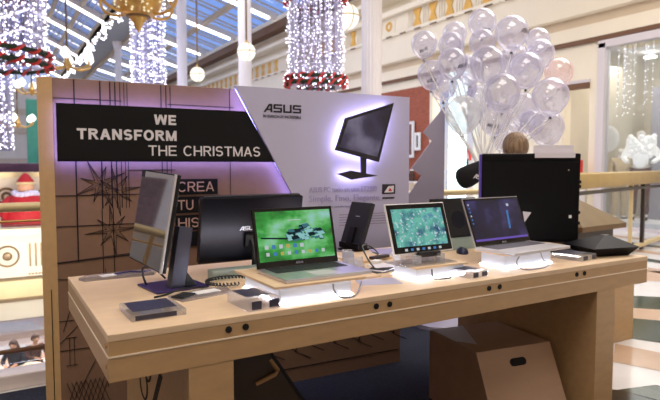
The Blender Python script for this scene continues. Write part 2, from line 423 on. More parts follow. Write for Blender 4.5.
# ------------------------------------------------------------------ camera and world
cam = bpy.data.cameras.new('camera'); co = bpy.data.objects.new('camera', cam); COL.objects.link(co)
co.location = (0, 0, 1.5); co.rotation_euler = (rad(90 - 3.56), 0, rad(-31))
cam.sensor_width = 36; cam.lens = 36 * 563 / 660; cam.clip_end = 300; cam.clip_start = .05
cam.dof.use_dof = True; cam.dof.focus_distance = 2.7; cam.dof.aperture_fstop = 3.2
SC.camera = co
w = bpy.data.worlds.new('sky'); SC.world = w; w.use_nodes = True
nt = w.node_tree; bg = nt.nodes['Background']
tc = nt.nodes.new('ShaderNodeTexCoord'); sx = nt.nodes.new('ShaderNodeSeparateXYZ'); rp = nt.nodes.new('ShaderNodeValToRGB')
nt.links.new(tc.outputs['Generated'], sx.inputs[0]); nt.links.new(sx.outputs['Z'], rp.inputs[0]); nt.links.new(rp.outputs[0], bg.inputs[0])
rp.color_ramp.elements[0].position = .0; rp.color_ramp.elements[0].color = lin((206, 200, 200)) + (1,)
rp.color_ramp.elements[1].position = .22; rp.color_ramp.elements[1].color = lin((126, 158, 222)) + (1,)
bg.inputs[1].default_value = 1.25
SC.view_settings.view_transform = 'Standard'
SC.view_settings.exposure = 0
SC.cycles.use_denoising = True
SC.cycles.max_bounces = 6; SC.cycles.transparent_max_bounces = 24
SC.cycles.sample_clamp_indirect = 6

def area(name, loc, size, power, rgb, rot=(0, 0, 0), sy=None):
    l = bpy.data.lights.new(name, 'AREA'); l.energy = power; l.size = size; l.color = lin(rgb)
    if sy: l.shape = 'RECTANGLE'; l.size_y = sy
    o = bpy.data.objects.new(name, l); COL.objects.link(o); o.location = loc; o.rotation_euler = rot
    return o
area('hall_fill', (1.2, .8, 6.2), 3.5, 150, (255, 246, 238))  # unseen overhead fill lamp added for the table area
area('hall_fill', (-3.0, 1.0, 5.0), 2.5, 65, (255, 242, 226), (rad(10), rad(-40), 0))  # second added fill, tilted in from the left
area('gallery_fill', (8.0, 12, 8.0), 5, 300, (255, 244, 226), (0, rad(-35), 0), 16)  # added fill that brightens the gallery wall, no fixture there
area('walkway_fill', (7.5, 4.0, 6), 4, 420, (255, 248, 240))  # added fill over the floor at the right
area('atrium_fill', (2, 24, 8), 6, 1200, (250, 246, 252), (0, 0, 0), 20)  # added fill for the far part of the atrium
area('bridge_fill', (.4, 7.2, .1), 1.2, 42, (255, 240, 220), (rad(87), 0, 0)).data.spread = rad(45)  # added lamp aimed at the bridge fascia to brighten it
area('lower_fill', (1, 17.5, -1.9), 4, 260, (255, 240, 228))  # added fill lamp above the lower storey
# ================================================================== SETTING
# floor: marble with inlaid bands (one mesh, pattern inside it)
f = MB()
f.box(-5, 4.6, -4, 4.40, -.35, 0)
f.box(4.6, 16.5, -4, 45, -.35, 0)
zz = .002
def pat(mi, *pts):
    f.mi = mi; f.quad(*[(x, y, zz) for x, y in pts])
pat(3, (3.3, 1.4), (3.3, 2.35), (3.54, 2.16), (3.75, 1.4))
pat(2, (3.75, 1.2), (3.54, 2.16), (3.84, 2.08), (4.2, 1.4))
pat(1, (4.02, 2.5), (4.45, 2.75), (4.6, 2.2), (4.2, 2.0))
pat(2, (4.65, 2.85), (5.25, 3.25), (5.75, 2.6), (4.95, 2.25))
pat(1, (5.25, 3.25), (5.6, 3.5), (6.2, 2.85), (5.75, 2.6))
pat(2, (5.6, 3.5), (6.12, 3.85), (6.75, 3.2), (6.2, 2.85))
pat(1, (6.9, 4.4), (7.5, 4.9), (8.2, 4.2), (7.6, 3.7))
for k in range(5):
    pat(2 if k % 2 else 1, (7.9 + k * .8, 1.5), (8.2 + k * .8, 1.5), (8.2 + k * .8, 45), (7.9 + k * .8, 45))
fl = struct(f.build('floor', [M['marble'], M['marble_pink'], M['marble_green'], M['marble_black']]))

tag(MB().box(-3.2, 3.32, -1.5, 4.18, .002, .012).build('carpet', M['carpet']), 'dark blue grey exhibition carpet spread under the wooden table', 'carpet')

struct(MB().box(-5, 4.6, 4.24, 4.42, 0, .10, .01).build('trim_1', M['curb']))          # white kerb at the edge of the void
# lower storey
lo = MB(); lo.box(-10, 12, 4.5, 60, -4.4, -4.2)
lo.mi = 1
for i in range(7):
    for j in range(4):
        lo.quad((-6 + j * 3, 10 + i * 3, -4.195), (-4.6 + j * 3, 9.6 + i * 3, -4.195), (-4.9 + j * 3, 11 + i * 3, -4.195), (-6.2 + j * 3, 11.4 + i * 3, -4.195))
lo.mi = 2
for i in range(6): lo.quad((-3 + .4 * (i % 2), 13 + i * 2.6, -4.193), (1.6, 13 + i * 2.6, -4.193), (1.9, 13.8 + i * 2.6, -4.193), (-2.6, 13.7 + i * 2.6, -4.193))
struct(lo.build('floor_lower', [M['lower_floor'], M['marble'], M['marble_pink']]))
# cross bridge at the far side of the void
br = MB(); br.box(-9, 4.5, 13.0, 16.2, -.4, 0)
br.box(-9, 4.5, 12.85, 13.1, -.75, .12)
br.mi = 1; br.box(-9, 4.5, 12.7, 13.1, -1.14, -.80); br.box(-9, 4.5, 12.6, 13.1, .12, .24)
br.mi = 2; br.box(-9, 4.5, 12.62, 13.0, -1.20, -1.14)
br.mi = 0; br.box(-9, 4.5, 12.9, 13.1, -1.62, -1.2)
for k in range(9):
    x = -5.08 + k * 1.06; c = (x, 12.84, -.32)
    br.mi = 2; br.torus(c, .20, .022, 24, 6, 'y'); br.ball(c, .09, (1, .3, 1), 12, 8)
    br.mi = 0; br.torus(c, .13, .02, 20, 6, 'y')
    br.mi = 2
    for q in range(4): br.box(x + .38 + q * .105, x + .42 + q * .105, 12.82, 12.9, -.55, -.08)
    for q in range(6): br.box(x + .36 + q * .06, x + .40 + q * .06, 12.82, 12.9, -.72, -.69)
struct(br.build('floor_bridge', [M['cream'], M['gold_pale'], M['bronze']]))
pa = MB(); pa.box(-9, 4.5, 16.0, 16.2, 0, 1.2); pa.mi = 1; pa.box(-9, 4.5, 15.9, 16.3, 1.2, 1.32)
pa.mi = 2
for k in range(8):
    pa.torus((-4.2 + k * .9, 15.98, .72), .2, .03, 20, 6, 'y'); pa.torus((-4.2 + k * .9, 15.98, .72), .09, .03, 16, 6, 'y')
    for q in range(3): pa.box(-3.92 + k * .9 + q * .1, -3.88 + k * .9 + q * .1, 15.95, 16.0, .4, 1.05)
struct(pa.build('wall_bridge', [M['cream'], M['gold_pale'], M['bronze']]))
# far end wall and the opposite side of the atrium
eb = MB(); eb.box(-10, 12.6, 60, 60.3, -5, 8.6)
eb.mi = 1
for z in (-.5, 1.6, 4.4, 6.2): eb.box(-10, 12.6, 59.8, 60, z, z + .5)
struct(eb.build('wall_back', [M['cream'], M['cream_dim']]))
wl = MB(); wl.box(-9.3, -9, -8, 60, -5, 8.4)
wl.mi = 1
for z in (.95, 3.6, 5.4): wl.box(-9, -8.8, -8, 60, z, z + .22)
wl.mi = 2
for k in range(12): wl.box(-9, -8.95, -6 + k * 5, -3 + k * 5, 1.3, 3.3)
struct(wl.build('wall_left', [M['cream_light'], M['gold_flat'], M['pic_art']]))
bw = MB(); bw.box(-9.3, 16.5, -8.3, -8, -5, 8.4)
struct(bw.build('wall_front', M['cream']))

# right gallery wall with openings
XW = 12.5
rw = MB()
rw.box(XW, XW + .3, -6, 60, 4.4, 8.5)
rw.box(XW, XW + .3, 8.30, 8.57, 0, 4.4)
rw.box(XW, XW + .3, 8.57, 9.3, 3.44, 4.4)
rw.box(XW, XW + .3, 9.3, 12.4, 0, 4.4)
rw.box(XW, XW + .3, 14.25, 14.4, 0, 4.4)
rw.box(XW, XW + .3, 12.4, 14.4, 3.9, 4.4)
rw.box(XW, XW + .3, 17.5, 60, 0, 4.4)
rw.box(XW, XW + .3, 14.4, 17.5, 4.15, 4.4)
rw.box(XW, XW + .3, -6, 5.4, 0, 4.4)
struct(rw.build('wall_right', M['cream_light']))
tr = MB()
tr.mi = 2; tr.box(XW - .10, XW, -6, 60, 4.44, 4.54)
tr.mi = 0; tr.box(XW - .12, XW, -6, 60, 4.54, 4.86); tr.box(XW - .32, XW, -6, 60, 5.1, 5.2)
tr.mi = 1; tr.box(XW - .06, XW, -6, 60, 4.86, 5.1)  # darker cream paints the shade in the recess
tr.mi = 0; tr.box(XW - .28, XW, -6, 60, 5.2, 5.98); tr.box(XW - .36, XW, -6, 60, 5.98, 6.08)
tr.mi = 2
for k in range(70): tr.box(XW - .38, XW - .35, -4 + k * .77, -3.7 + k * .77, 5.96, 6.0)
tr.mi = 0; tr.box(XW - .45, XW, -6, 60, 6.68, 6.85); tr.box(XW - .6, XW, -6, 60, 7.25, 7.4)
tr.mi = 1; tr.box(XW - .05, XW, -6, 60, 7.4, 7.9)
tr.mi = 2; tr.box(XW - .5, XW, -6, 60, 8.02, 8.4)
tr.mi = 0; tr.box(XW - .55, XW, -6, 60, 8.4, 8.6)
tr.mi = 0; tr.box(XW - .24, XW, -6, 60, 6.08, 6.68)
struct(tr.build('trim_2', [M['cream_light'], M['cream_dim'], M['brown_line']]))
fz = MB()
for k in range(46):
    y = 8.6 + k * .77; x = XW - .25
    if k in (9, 10, 11, 20, 21, 28):          # ring panels between the runs of ornaments
        fz.mi = 1; fz.box(x - .01, x, y - .33, y + .33, 6.12, 6.64)
        if k in (10, 20, 28): fz.mi = 0; fz.torus((x - .02, y, 6.38), .13, .04, 18, 6, 'x')
        continue
    fz.mi = 0
    fz.prism([(y - .2, 6.1), (y + .2, 6.1), (y + .08, 6.38), (y + .2, 6.66), (y - .2, 6.66), (y - .08, 6.38)], x - .03, x, 'x')
    fz.mi = 1
    for q in range(3): fz.box(x - .025, x, y + .24 + q * .11, y + .29 + q * .11, 6.1, 6.66)
struct(fz.build('trim_3', [M['gold_flat'], M['cream_light']]))

# storefront window at the right edge
win = MB()
for y in (8.22, 5.45): win.box(XW - .12, XW + .1, y - .09, y + .09, 0, 4.35)
win.box(XW - .12, XW + .1, 5.4, 8.3, 4.25, 4.42); win.box(XW - .1, XW + .1, 5.4, 8.3, 0, .08)
wn = struct(win.build('window_1', M['frame_white']))
MB().box(XW - .01, XW, 5.54, 8.13, .08, 4.25).build('glass_pane', M['glass'], wn)
sh = MB()
sh.box(XW + .3, 16.4, 5.2, 5.3, 0, 4.6); sh.box(16.3, 16.5, 5.2, 9.5, 0, 4.6); sh.box(XW + .3, 16.4, 9.4, 9.5, 0, 4.6)
sh.mi = 1; sh.box(XW + .3, 16.4, 5.2, 9.5, 4.6, 4.7)
sh.mi = 2; sh.box(15.4, 15.5, 7.9, 8.7, 0, 3.6); sh.box(16.2, 16.3, 6.2, 6.8, .4, 3.2)
sh.mi = 1; sh.box(XW + .3, 13.9, 5.3, 8.2, .0, .16)
struct(sh.build('wall_shop', [M['shop_cream'], M['white_mat'], M['plastic_grey']]))
area('shop_light', (14.0, 7.2, 4.4), 2.2, 60, (255, 248, 236))
area('shop_light', (14.6, 8.9, 4.2), 1.0, 22, (255, 240, 220))
for (x, y, lab) in ((13.6, 8.15, 'round white ceiling spotlight inside the shop window at the right'), (15.6, 8.9, 'round ceiling spotlight deep inside the shop, left of the window frame')):
    t = thing('shop_spotlight', lab, 'spotlight', (x, y, 4.5))
    MB().cyl((0, 0, 0), (0, 0, .1), .04).build('stem', M['white'], t)
    MB().lathe([(.02, .02), (.15, -.02), (.17, -.06), (.01, -.08)]).build('lamp', M['shop_lamp'], t)
# doorway room beside it, back wall shared; brick shop further left
dr = MB(); dr.box(XW - .08, XW + .02, 8.57, 9.3, 3.36, 3.50); dr.mi = 1; dr.box(XW - .05, XW + .02, 8.57, 9.3, 3.50, 3.58)
struct(dr.build('door_1', [M['brown_line'], M['frame_white']]))
bk = MB(); bk.box(XW + .02, XW + .3, 14.4, 17.5, 0, 4.15); bk.box(14.6, 14.8, 12.2, 14.4, 0, 4.4); bk.mi = 1; bk.box(XW + .3, 14.6, 12.3, 12.4, 0, 4.4); bk.box(XW + .1, 14.8, 12.3, 14.4, 4.4, 4.5)
struct(bk.build('wall_brick', [M['brick'], M['shop_cream']]))
area('brick_light', (13.6, 13.4, 4.2), 1.0, 60, (255, 226, 196))
lc = MB(); lc.cyl((12.3, 12.87, 0), (12.3, 12.87, 4.3), .27, seg=24)
lc = tag(lc.build('light_column', M['shop_column'], smooth=True), 'glowing white round column of light behind the brightly backlit balloon', 'column')

# ceiling: glazed gable over the atrium and a lean-to over the gallery
ce = bpy.data.objects.new('ceiling', None); COL.objects.link(ce); struct(ce)
ex, ez, rx, rz_ = 6.0, 10.3, 2.4, 12.0
def slope_pt(t, side): # t 0 at the eave, 1 at the ridge
    return ((ex if side > 0 else 2 * rx - ex) * (1 - t) + rx * t, ez * (1 - t) + rz_ * t)
for Y in range(18, 61, 6):
    a = MB(); led = MB()
    for s in (1, -1):
        (xa, za), (xb, zb) = slope_pt(0, s), slope_pt(1, s)
        a.prism([(xa, za), (xa, za - .35), (xb, zb - .35), (xb, zb)], Y - .16, Y + .16, 'y')
        led.prism([(xa, za - .35), (xa, za - .47), (xb, zb - .47), (xb, zb - .35)], Y - .10, Y + .10, 'y')
        led.box(xa - .09, xa + .09, Y - .1, Y + .1, za - .95, za - .4)
    r = a.build('rafter', M['rafter'], ce); led.build('light_strip', M['rafter_led'], r)
pu = MB()
for s in (1, -1):
    for t in (0, .33, .66, 1):
        x, z = slope_pt(t, s); pu.box(x - .1, x + .1, 12, 60, z - .22, z)
pu.build('purlin', M['rafter_tan'], ce)
gb = MB()
for s in (1, -1):
    for k in range(48):
        Y = 12.6 + k; (xa, za), (xb, zb) = slope_pt(0, s), slope_pt(1, s)
        if k % 2: gb.prism([(xa, za), (xa, za - .08), (xb, zb - .08), (xb, zb)], Y - .05, Y + .05, 'y')
    for t in (.17, .25, .42, .5, .58, .75, .83):
        x, z = slope_pt(t, s); gb.box(x - .035, x + .035, 12, 60, z - .06, z)
gb.build('glazing_bar', M['plastic_grey'], ce)
pn = MB()
for s in (1, -1):
    (xa, za), (xb, zb) = slope_pt(0, s), slope_pt(1, s)
    pn.quad((xa, 12, za + .03), (xb, 12, zb + .03), (xb, 60, zb + .03), (xa, 60, za + .03))
pn.quad((7.6, 12, 9.95), (12.4, 12, 8.68), (12.4, 60, 8.68), (7.6, 60, 9.95))
pn.build('pane', M['skyglass'], ce)
vb = MB(); vb.box(6.0, 7.9, 10, 60, 9.75, 10.1); vb.mi = 1; vb.box(6.0, 6.15, 10, 60, 9.55, 10.4); vb.box(7.75, 7.95, 10, 60, 9.5, 10.2)
vb.build('valley_beam', [M['steel_grey'], M['rafter_tan']], ce)
for k in range(8):
    Y = 14.6 + k * 5.2
    a = MB(); a.prism([(7.9, 9.9), (7.9, 9.55), (12.4, 8.35), (12.4, 8.65)], Y - .14, Y + .14, 'y')
    r = a.build('rafter', M['rafter'], ce)
    MB().prism([(7.9, 9.55), (7.9, 9.44), (11.6, 8.46), (11.6, 8.57)], Y - .09, Y + .09, 'y').build('light_strip', M['rafter_led'], r)
p2 = MB()
for t in (.0, .5, 1.0): x = 7.9 + 4.5 * t; z = 9.9 - 1.25 * t; p2.box(x - .12, x + .12, 10, 60, z - .2, z)
for k in range(96):
    if k % 3 != 0: Y = 12 + k * .5; p2.prism([(7.9, 9.93), (7.9, 9.86), (12.4, 8.6), (12.4, 8.67)], Y - .035, Y + .035, 'y')
p2.build('purlin', M['rafter_tan'], ce)
nc = MB(); nc.box(-9.3, 16.5, -8.3, 9.8, 8.4, 8.7)  # unseen slab added to keep sky light off the near area
for k in range(5): nc.mi = 1; nc.box(-9.3, 16.5, -7 + k * 3.6, -6.6 + k * 3.6, 8.1, 8.4)
struct(nc.build('ceiling_sky_block', [M['cream_light'], M['cream_dim']]))
# colonnade
for i, (Y, r) in enumerate(((10.72, .235), (18.2, .225), (25.55, .225), (33, .225), (40.2, .225))):
    c = MB(); seg = 40
    prof = []
    vs = []
    for k in range(seg):
        a = 2 * PI * k / seg; rr = r * (1 if k % 2 else .93)
        vs.append((7.55 + rr * math.cos(a), Y + rr * math.sin(a)))
    c.prism(vs, 0, 9.4, 'z')
    c.lathe([(r * 1.5, 0), (r * 1.5, .15), (r * 1.25, .2), (r * 1.2, .34), (r, .38)], (7.55, Y, 0))
    c.lathe([(r, 9.2), (r * 1.25, 9.35), (r * 1.3, 9.45), (r * 1.6, 9.65), (r * 1.6, 9.75)], (7.55, Y, 0))
    struct(c.build('trim_%d' % (10 + i), M['column']))
ga = MB()
for k in range(260):
    Y = 20 + 40 * random.random()
    ga.octa((5.95 - .15 * random.random(), Y, 9.5 - .5 * random.random() * (1 + .5 * math.sin(Y * 1.3))), .07)
ga.build('light_garland', M['fairy'], ce)['kind'] = 'stuff'

# ================================================================== DISPLAY BACKDROP
bd = thing('display_backdrop', 'tall brown display wall with backlit black sign and white poster behind the table', 'display wall', (.30, 3.46, 0), rad(-3.5))
W = 2.32
MB().box(0, W, 0, .22, .0, 1.98, .004).build('panel_board', M['board'], bd)
sd = MB()   # angled left cheek
sd.prism([(0, 0), (-.075, .06), (-.075, .24), (0, .24)], 0, 1.985, 'z')
sd.mi = 1; sd.prism([(-.036, .026), (-.032, .0226), (-.032, .0231), (-.036, .0265)], .02, .80, 'z')
MB_side = sd.build('side_panel', [M['board_lit_side'], M['ink']], bd)
# line drawings
ld = MB()
yl = -.004
def vline(u, z0, z1, t=.006): ld.box(u - t / 2, u + t / 2, yl, .001, z0, z1)
def line(u0, z0, u1, z1, t=.006):
    d = Vector((u1 - u0, z1 - z0)); n = Vector((-d.y, d.x)).normalized() * (t / 2)
    ld.prism([(u0 + n.x, z0 + n.y), (u0 - n.x, z0 - n.y), (u1 - n.x, z1 - n.y), (u1 + n.x, z1 + n.y)], yl, .001, 'y')
for u, t in ((.109, .012), (.244, .012), (.297, .010), (.324, .010), (.351, .006), (.373, .005), (.39, .005), (.582, .008), (.611, .007), (.636, .005), (1.005, .004)):
    vline(u, 1.25 if .24 < u < .4 else .95, 1.975, t * .62)
for u in (.24, .30): vline(u, .78, 1.25, .004)
for z, u0, u1, t in ((1.868, 0, .36, .004), (1.862, .62, 1.03, .004), (1.328, 0, .66, .005), (1.155, 0, .66, .005), (1.47, .39, .66, .004)): line(u0, z, u1, z, t)
line(0, .95, .66, .985, .006); line(0, .953, .66, .998, .004)
def star(u, z, R, n=8, rot=.25):
    for k in range(n):
        a = rot + 2 * PI * k / n; r1 = R * (1 if k % 2 == 0 else .72)
        tip = (u + r1 * math.cos(a), z + r1 * math.sin(a))
        for s in (-1, 1):
            b = a + s * PI / n; q = (u + R * .24 * math.cos(b), z + R * .2 * math.sin(b)); line(q[0], q[1], tip[0], tip[1], .0026)
        line(u, z, tip[0], tip[1], .0016)
star(.232, 1.39, .15, 8, .45); star(.318, 1.35, .15, 8, .15); star(.296, 1.12, .15, 8, PI / 2 + .1)
# lower drawings: boxes, slanting strokes, hatching
for q in ((0, .62, .25, .62), (0, .45, .25, .45), (.25, .2, .25, .9), (.09, .19, .26, .52), (0, .49, .215, .70), (.02, .56, .1, .80), (0, .86, .25, .83), (.05, .52, .05, .36), (.075, .52, .075, .36), (.03, .52, .09, .52), (.03, .36, .09, .36)): line(*q, .0028)
for k in range(8):
    line(.03 + k * .025, .12, .08 + k * .025, .26, .002); line(.08 + k * .025, .12, .03 + k * .025, .26, .002)
for k in range(14):     # loose figures low on the panel, seen under the table
    u = .95 + k * .1; z = .22 + .1 * ((k * 7) % 5) / 5
    line(u, z, u + .07, z + .17, .006); line(u + .07, z + .17, u + .14, z + .05, .005); line(u, z, u + .12, z - .06, .005)
line(.9, .11, 2.3, .11, .006)
ld.build('line_drawing', M['ink'], bd)
# slogan strips
ss = MB(); SX = .655
for z0, z1, u1 in ((1.318, 1.414, .918), (1.206, 1.305, 1.10), (1.10, 1.192, 1.12), (1.0, 1.088, 1.0)): ss.box(SX, u1, -.012, .001, z0, z1)
so = ss.build('slogan_strip', M['sign'], bd)
tx = MB()
put_caps(tx, 'CREA', SX + .014, 1.337, .225, .060, -.012, .12)
put_caps(tx, 'TU PROPIO', SX + .014, 1.226, .40, .060, -.012, .12)
put_caps(tx, 'HISTORIA', SX + .014, 1.117, .40, .058, -.012, .12)
tx.build('lettering', M['beige_text'], so)
# black sign, standing off the board, LED strip behind its edge
S = [(.014, 1.519), (.014, 1.835), (1.092, 1.835), (1.277, 1.519)]
sg = MB().prism(S, -.075, -.055, 'y').build('sign_board', M['sign'], bd)
tx = MB()
put_caps(tx, 'WE', .527, 1.735, .126, .058, -.0755, .21)
put_caps(tx, 'TRANSFORM', .114, 1.642, .540, .060, -.0755, .21)
put_caps(tx, 'THE CHRISTMAS', .491, 1.554, .687, .060, -.0755, .135)
tx.build('lettering', M['sign_text'], sg)
ls = MB()
for p, q in (((.03, 1.527), (1.265, 1.527)), ((.03, 1.827), (1.085, 1.827)), ((.022, 1.527), (.022, 1.827))):
    ls.box(min(p[0], q[0]) - .006, max(p[0], q[0]) + .006, -.052, -.036, min(p[1], q[1]) - .006, max(p[1], q[1]) + .006)
ls.build('led_strip', M['led_purple'], sg)
# white poster board
def dg_(z): return 1.014 + (1.99 - z) * .38 / .677
PZ = .80
wp = MB().prism([(1.014, 1.99), (2.325, 1.99), (2.325, PZ), (dg_(PZ), PZ)], -.085, -.060, 'y').build('poster_board', M['poster'], bd)
tx = MB(); put_logo(tx, 1.199, 1.836, .262, .053, -.0855)
put_text(tx, 'IN SEARCH OF INCREDIBLE', 1.196, 1.801, .264, .019, -.0855)
tx.build('logo', M['poster_ink'], wp)
tx = MB()
put_text(tx, 'ASUS PC todo en uno ET2300', 1.517, 1.316, .53, .036, -.0855)
put_text(tx, 'Simple, Fino, Elegante', 1.517, 1.240, .55, .056, -.0855)
tx.build('headline', M['poster_lilac'], wp)
tx = MB()
put_text(tx, 'Todo en uno con pantalla tactil y diseno delgado', 1.517, 1.205, .50, .018, -.0855)
for j in range(3):
    for k in range(5): tx.box(1.517 + j * .23, 1.517 + j * .23 + .15 + .03 * ((k * 3 + j) % 2), -.0865, -.085, 1.155 - k * .018, 1.160 - k * .018)
tx.build('small_print', M['poster_grey'], wp)
pc = MB(); px0 = 2.093; pc.box(px0, px0 + .111, -.088, -.085, 1.292, 1.363); pc.mi = 1; pc.prism([(px0 + .017, 1.303), (px0 + .05, 1.347), (px0 + .10, 1.352), (px0 + .096, 1.304)], -.0885, -.087, 'y'); pc.mi = 2; pc.prism([(px0 + .05, 1.313), (px0 + .065, 1.337), (px0 + .085, 1.313)], -.089, -.088, 'y')
pc.mi = 0; pc.box(px0 + .003, px0 + .105, -.088, -.085, 1.258, 1.270)
pc.build('poster_picture', [M['poster_ink'], M['paper'], M['ribbon']], wp)
ls = MB().prism([(1.03, 1.975), (1.042, 1.975), (dg_(1.02) + .025, 1.02), (dg_(1.02) + .012, 1.02)], -.057, -.035, 'y'); ls.build('led_strip', M['led_purple'], wp)
# raised picture of a computer on the poster
Q = [(1.683, 1.599), (1.759, 1.814), (2.143, 1.933), (2.022, 1.521)]
cu = MB().prism(Q, -.155, -.135, 'y'); cu.prism([(1.885, 1.44), (1.88, 1.57), (1.925, 1.56), (1.922, 1.435)], -.150, -.137, 'y')
cu.prism([(1.700, 1.440), (1.80, 1.462), (2.018, 1.426), (1.807, 1.400)], -.150, -.135, 'y')
ct = cu.build('computer_cutout', M['poster_ink'], wp)
cen = (1.905, 1.715)
def ins(k, dz=.0): return [(cen[0] + (a - cen[0]) * k, cen[1] + dz + (b - cen[1]) * k) for a, b in Q]
sc_ = MB().prism([(1.710, 1.618), (1.776, 1.800), (2.120, 1.905), (2.008, 1.556)], -.1565, -.155, 'y'); sc_.build('cutout_screen', M['scr_poster'], ct)
ls = MB().prism(ins(.93), -.132, -.115, 'y'); ls.prism([(1.715, 1.438), (1.80, 1.456), (2.00, 1.426), (1.807, 1.406)], -.132, -.115, 'y'); ls.build('led_panel', M['led_white'], ct)
# prop frame that carries the cutout
# ================================================================== TABLE
tb = thing('display_table', 'long light wood display table with deep apron and two slab legs', 'table', (.306, 1.905, 0))
L, D = 3.08, 1.11
MB().box(0, L, 0, D, .925, .95, .003).build('tabletop', M['mdf_lit_top'], tb)
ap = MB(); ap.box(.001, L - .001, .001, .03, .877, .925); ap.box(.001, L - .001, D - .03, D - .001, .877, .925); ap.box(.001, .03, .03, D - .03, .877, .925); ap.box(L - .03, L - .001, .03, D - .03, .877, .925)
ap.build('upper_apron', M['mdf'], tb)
MB().box(-.002, L + .002, -.002, D, .872, .877).build('seam_highlight', M['mdf_highlight'], tb)  # pale strip paints the lit ledge along the seam
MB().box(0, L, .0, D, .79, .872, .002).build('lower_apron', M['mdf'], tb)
hm = [(q - .306, .906) for q in (.717, .783, 1.372, 1.442, 2.040, 2.112, 2.709, 2.776)]
for x, z in hm:
    MB().cyl((x, -.003, z), (x, .004, z), .0125, seg=18).build('cable_hole', M['hole'], tb)
for y, z in ((.04, .905), (.04, .835)):
    MB().cyl((-.003, y, z), (.003, y, z), .009, seg=12).build('screw_cap', M['pine'], tb)
for x0, x1 in ((.264, .43), (2.594, 2.766)):
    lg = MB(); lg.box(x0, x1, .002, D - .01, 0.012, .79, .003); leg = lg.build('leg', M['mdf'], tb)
    if x0 < 1:
        d = MB(); x = x0 - .002
        for k in range(3):
            d.prism([(.34 + k * .012, .72 - k * .04), (.352 + k * .012, .72 - k * .04), (.60 + k * .02, .40 - k * .05), (.588 + k * .02, .40 - k * .05)], x, x0 + .001, 'x')
        d.torus((x0, .62, .60), .06, .006, 20, 4, 'x'); d.torus((x0, .70, .50), .07, .006, 20, 4, 'x'); d.torus((x0, .82, .66), .05, .006, 20, 4, 'x')
        d.build('line_drawing', M['ink'], leg)

TZ = .95
# ================================================================== RISERS
def riser(label, x0, x1, y0, y1, z1, bx0, bx1, by0, by1):
    cx, cy = (x0 + x1) / 2, (y0 + y1) / 2
    t = thing('lit_riser', label, 'riser', (cx, cy, TZ), 0, 'glowing risers on the table')
    MB().box(x0 - cx, x1 - cx, y0 - cy, y1 - cy, 0, z1 - TZ - .010, .004).build('light_box', M['riser'], t)
    MB().box(x0 - cx - .004, x1 - cx + .004, y0 - cy - .004, y1 - cy + .004, 0, .005).build('base_glow', M['riser_glow'], t)  # glowing strip added to light up the tabletop around the riser
    MB().box(bx0 - cx, bx1 - cx, by0 - cy, by1 - cy, z1 - TZ - .010, z1 - TZ, .002).build('wooden_top', M['mdf_lit_top'], t)
riser('glowing white riser with wooden top under the green screen laptop', .96, 1.30, 1.99, 2.34, 1.025, .93, 1.36, 1.965, 2.39)
riser('small glowing white riser with wooden top under the tablet with blossom wallpaper', 1.73, 2.03, 2.07, 2.25, 1.012, 1.715, 2.05, 2.055, 2.27)
riser('glowing white riser with wooden top under the silver laptop at the right', 2.32, 2.69, 2.06, 2.23, 1.033, 2.29, 2.72, 2.03, 2.26)

# ================================================================== LAPTOPS
def laptop(label, cx, cy, ang, w, d, z, sh_, tilt, lid_mat, deck_mat, scr_mat, icons, bez=.016, chin=.03):
    t = thing('laptop', label, 'laptop', (cx, cy, z), rad(ang))
    MB().box(-w / 2, w / 2, -d / 2, d / 2, 0, .016, .004).build('base', [deck_mat], t)
    k = MB()
    for r in range(5):
        for c in range(14):
            kw = w * .86 / 14
            k.box(-w * .43 + c * kw + .002, -w * .43 + (c + 1) * kw - .002, d * (.02 + .085 * r), d * (.02 + .085 * r) + d * .07, .016, .0185)
    k.build('keyboard', M['keys'] if lid_mat is not M['silver'] else M['keys_mid'], t)['kind'] = 'stuff'
    MB().box(-w * .14, w * .14, -d * .42, -d * .08, .016, .0166).build('touchpad', M['silver_paint'], t)
    lid = MB(); lid.box(-w / 2, w / 2, 0, .009, 0, sh_, .003)
    lo_ = lid.build('lid', lid_mat, t, loc=(0, d / 2 - .006, .014), rot=(rad(-tilt), 0, 0))
    MB().box(-w / 2 + .004, w / 2 - .004, -.0015, .001, .004, sh_ - .005).build('bezel', M['black_gloss'], lo_)
    MB().box(-w / 2 + bez, w / 2 - bez, -.0025, 0, chin, sh_ - bez).build('display', scr_mat, lo_)
    lg = MB(); put_logo(lg, -.02, chin * .35, .04, .009, -.0018, t=.0006); lg.build('logo', M['plastic_grey'], lo_)
    icons(lo_, w, sh_, bez, chin)
    MB().cyl((-w * .4, d / 2 - .004, .014), (w * .4, d / 2 - .004, .014), .006, seg=8).build('hinge', M['black_mat'], t)
    return t
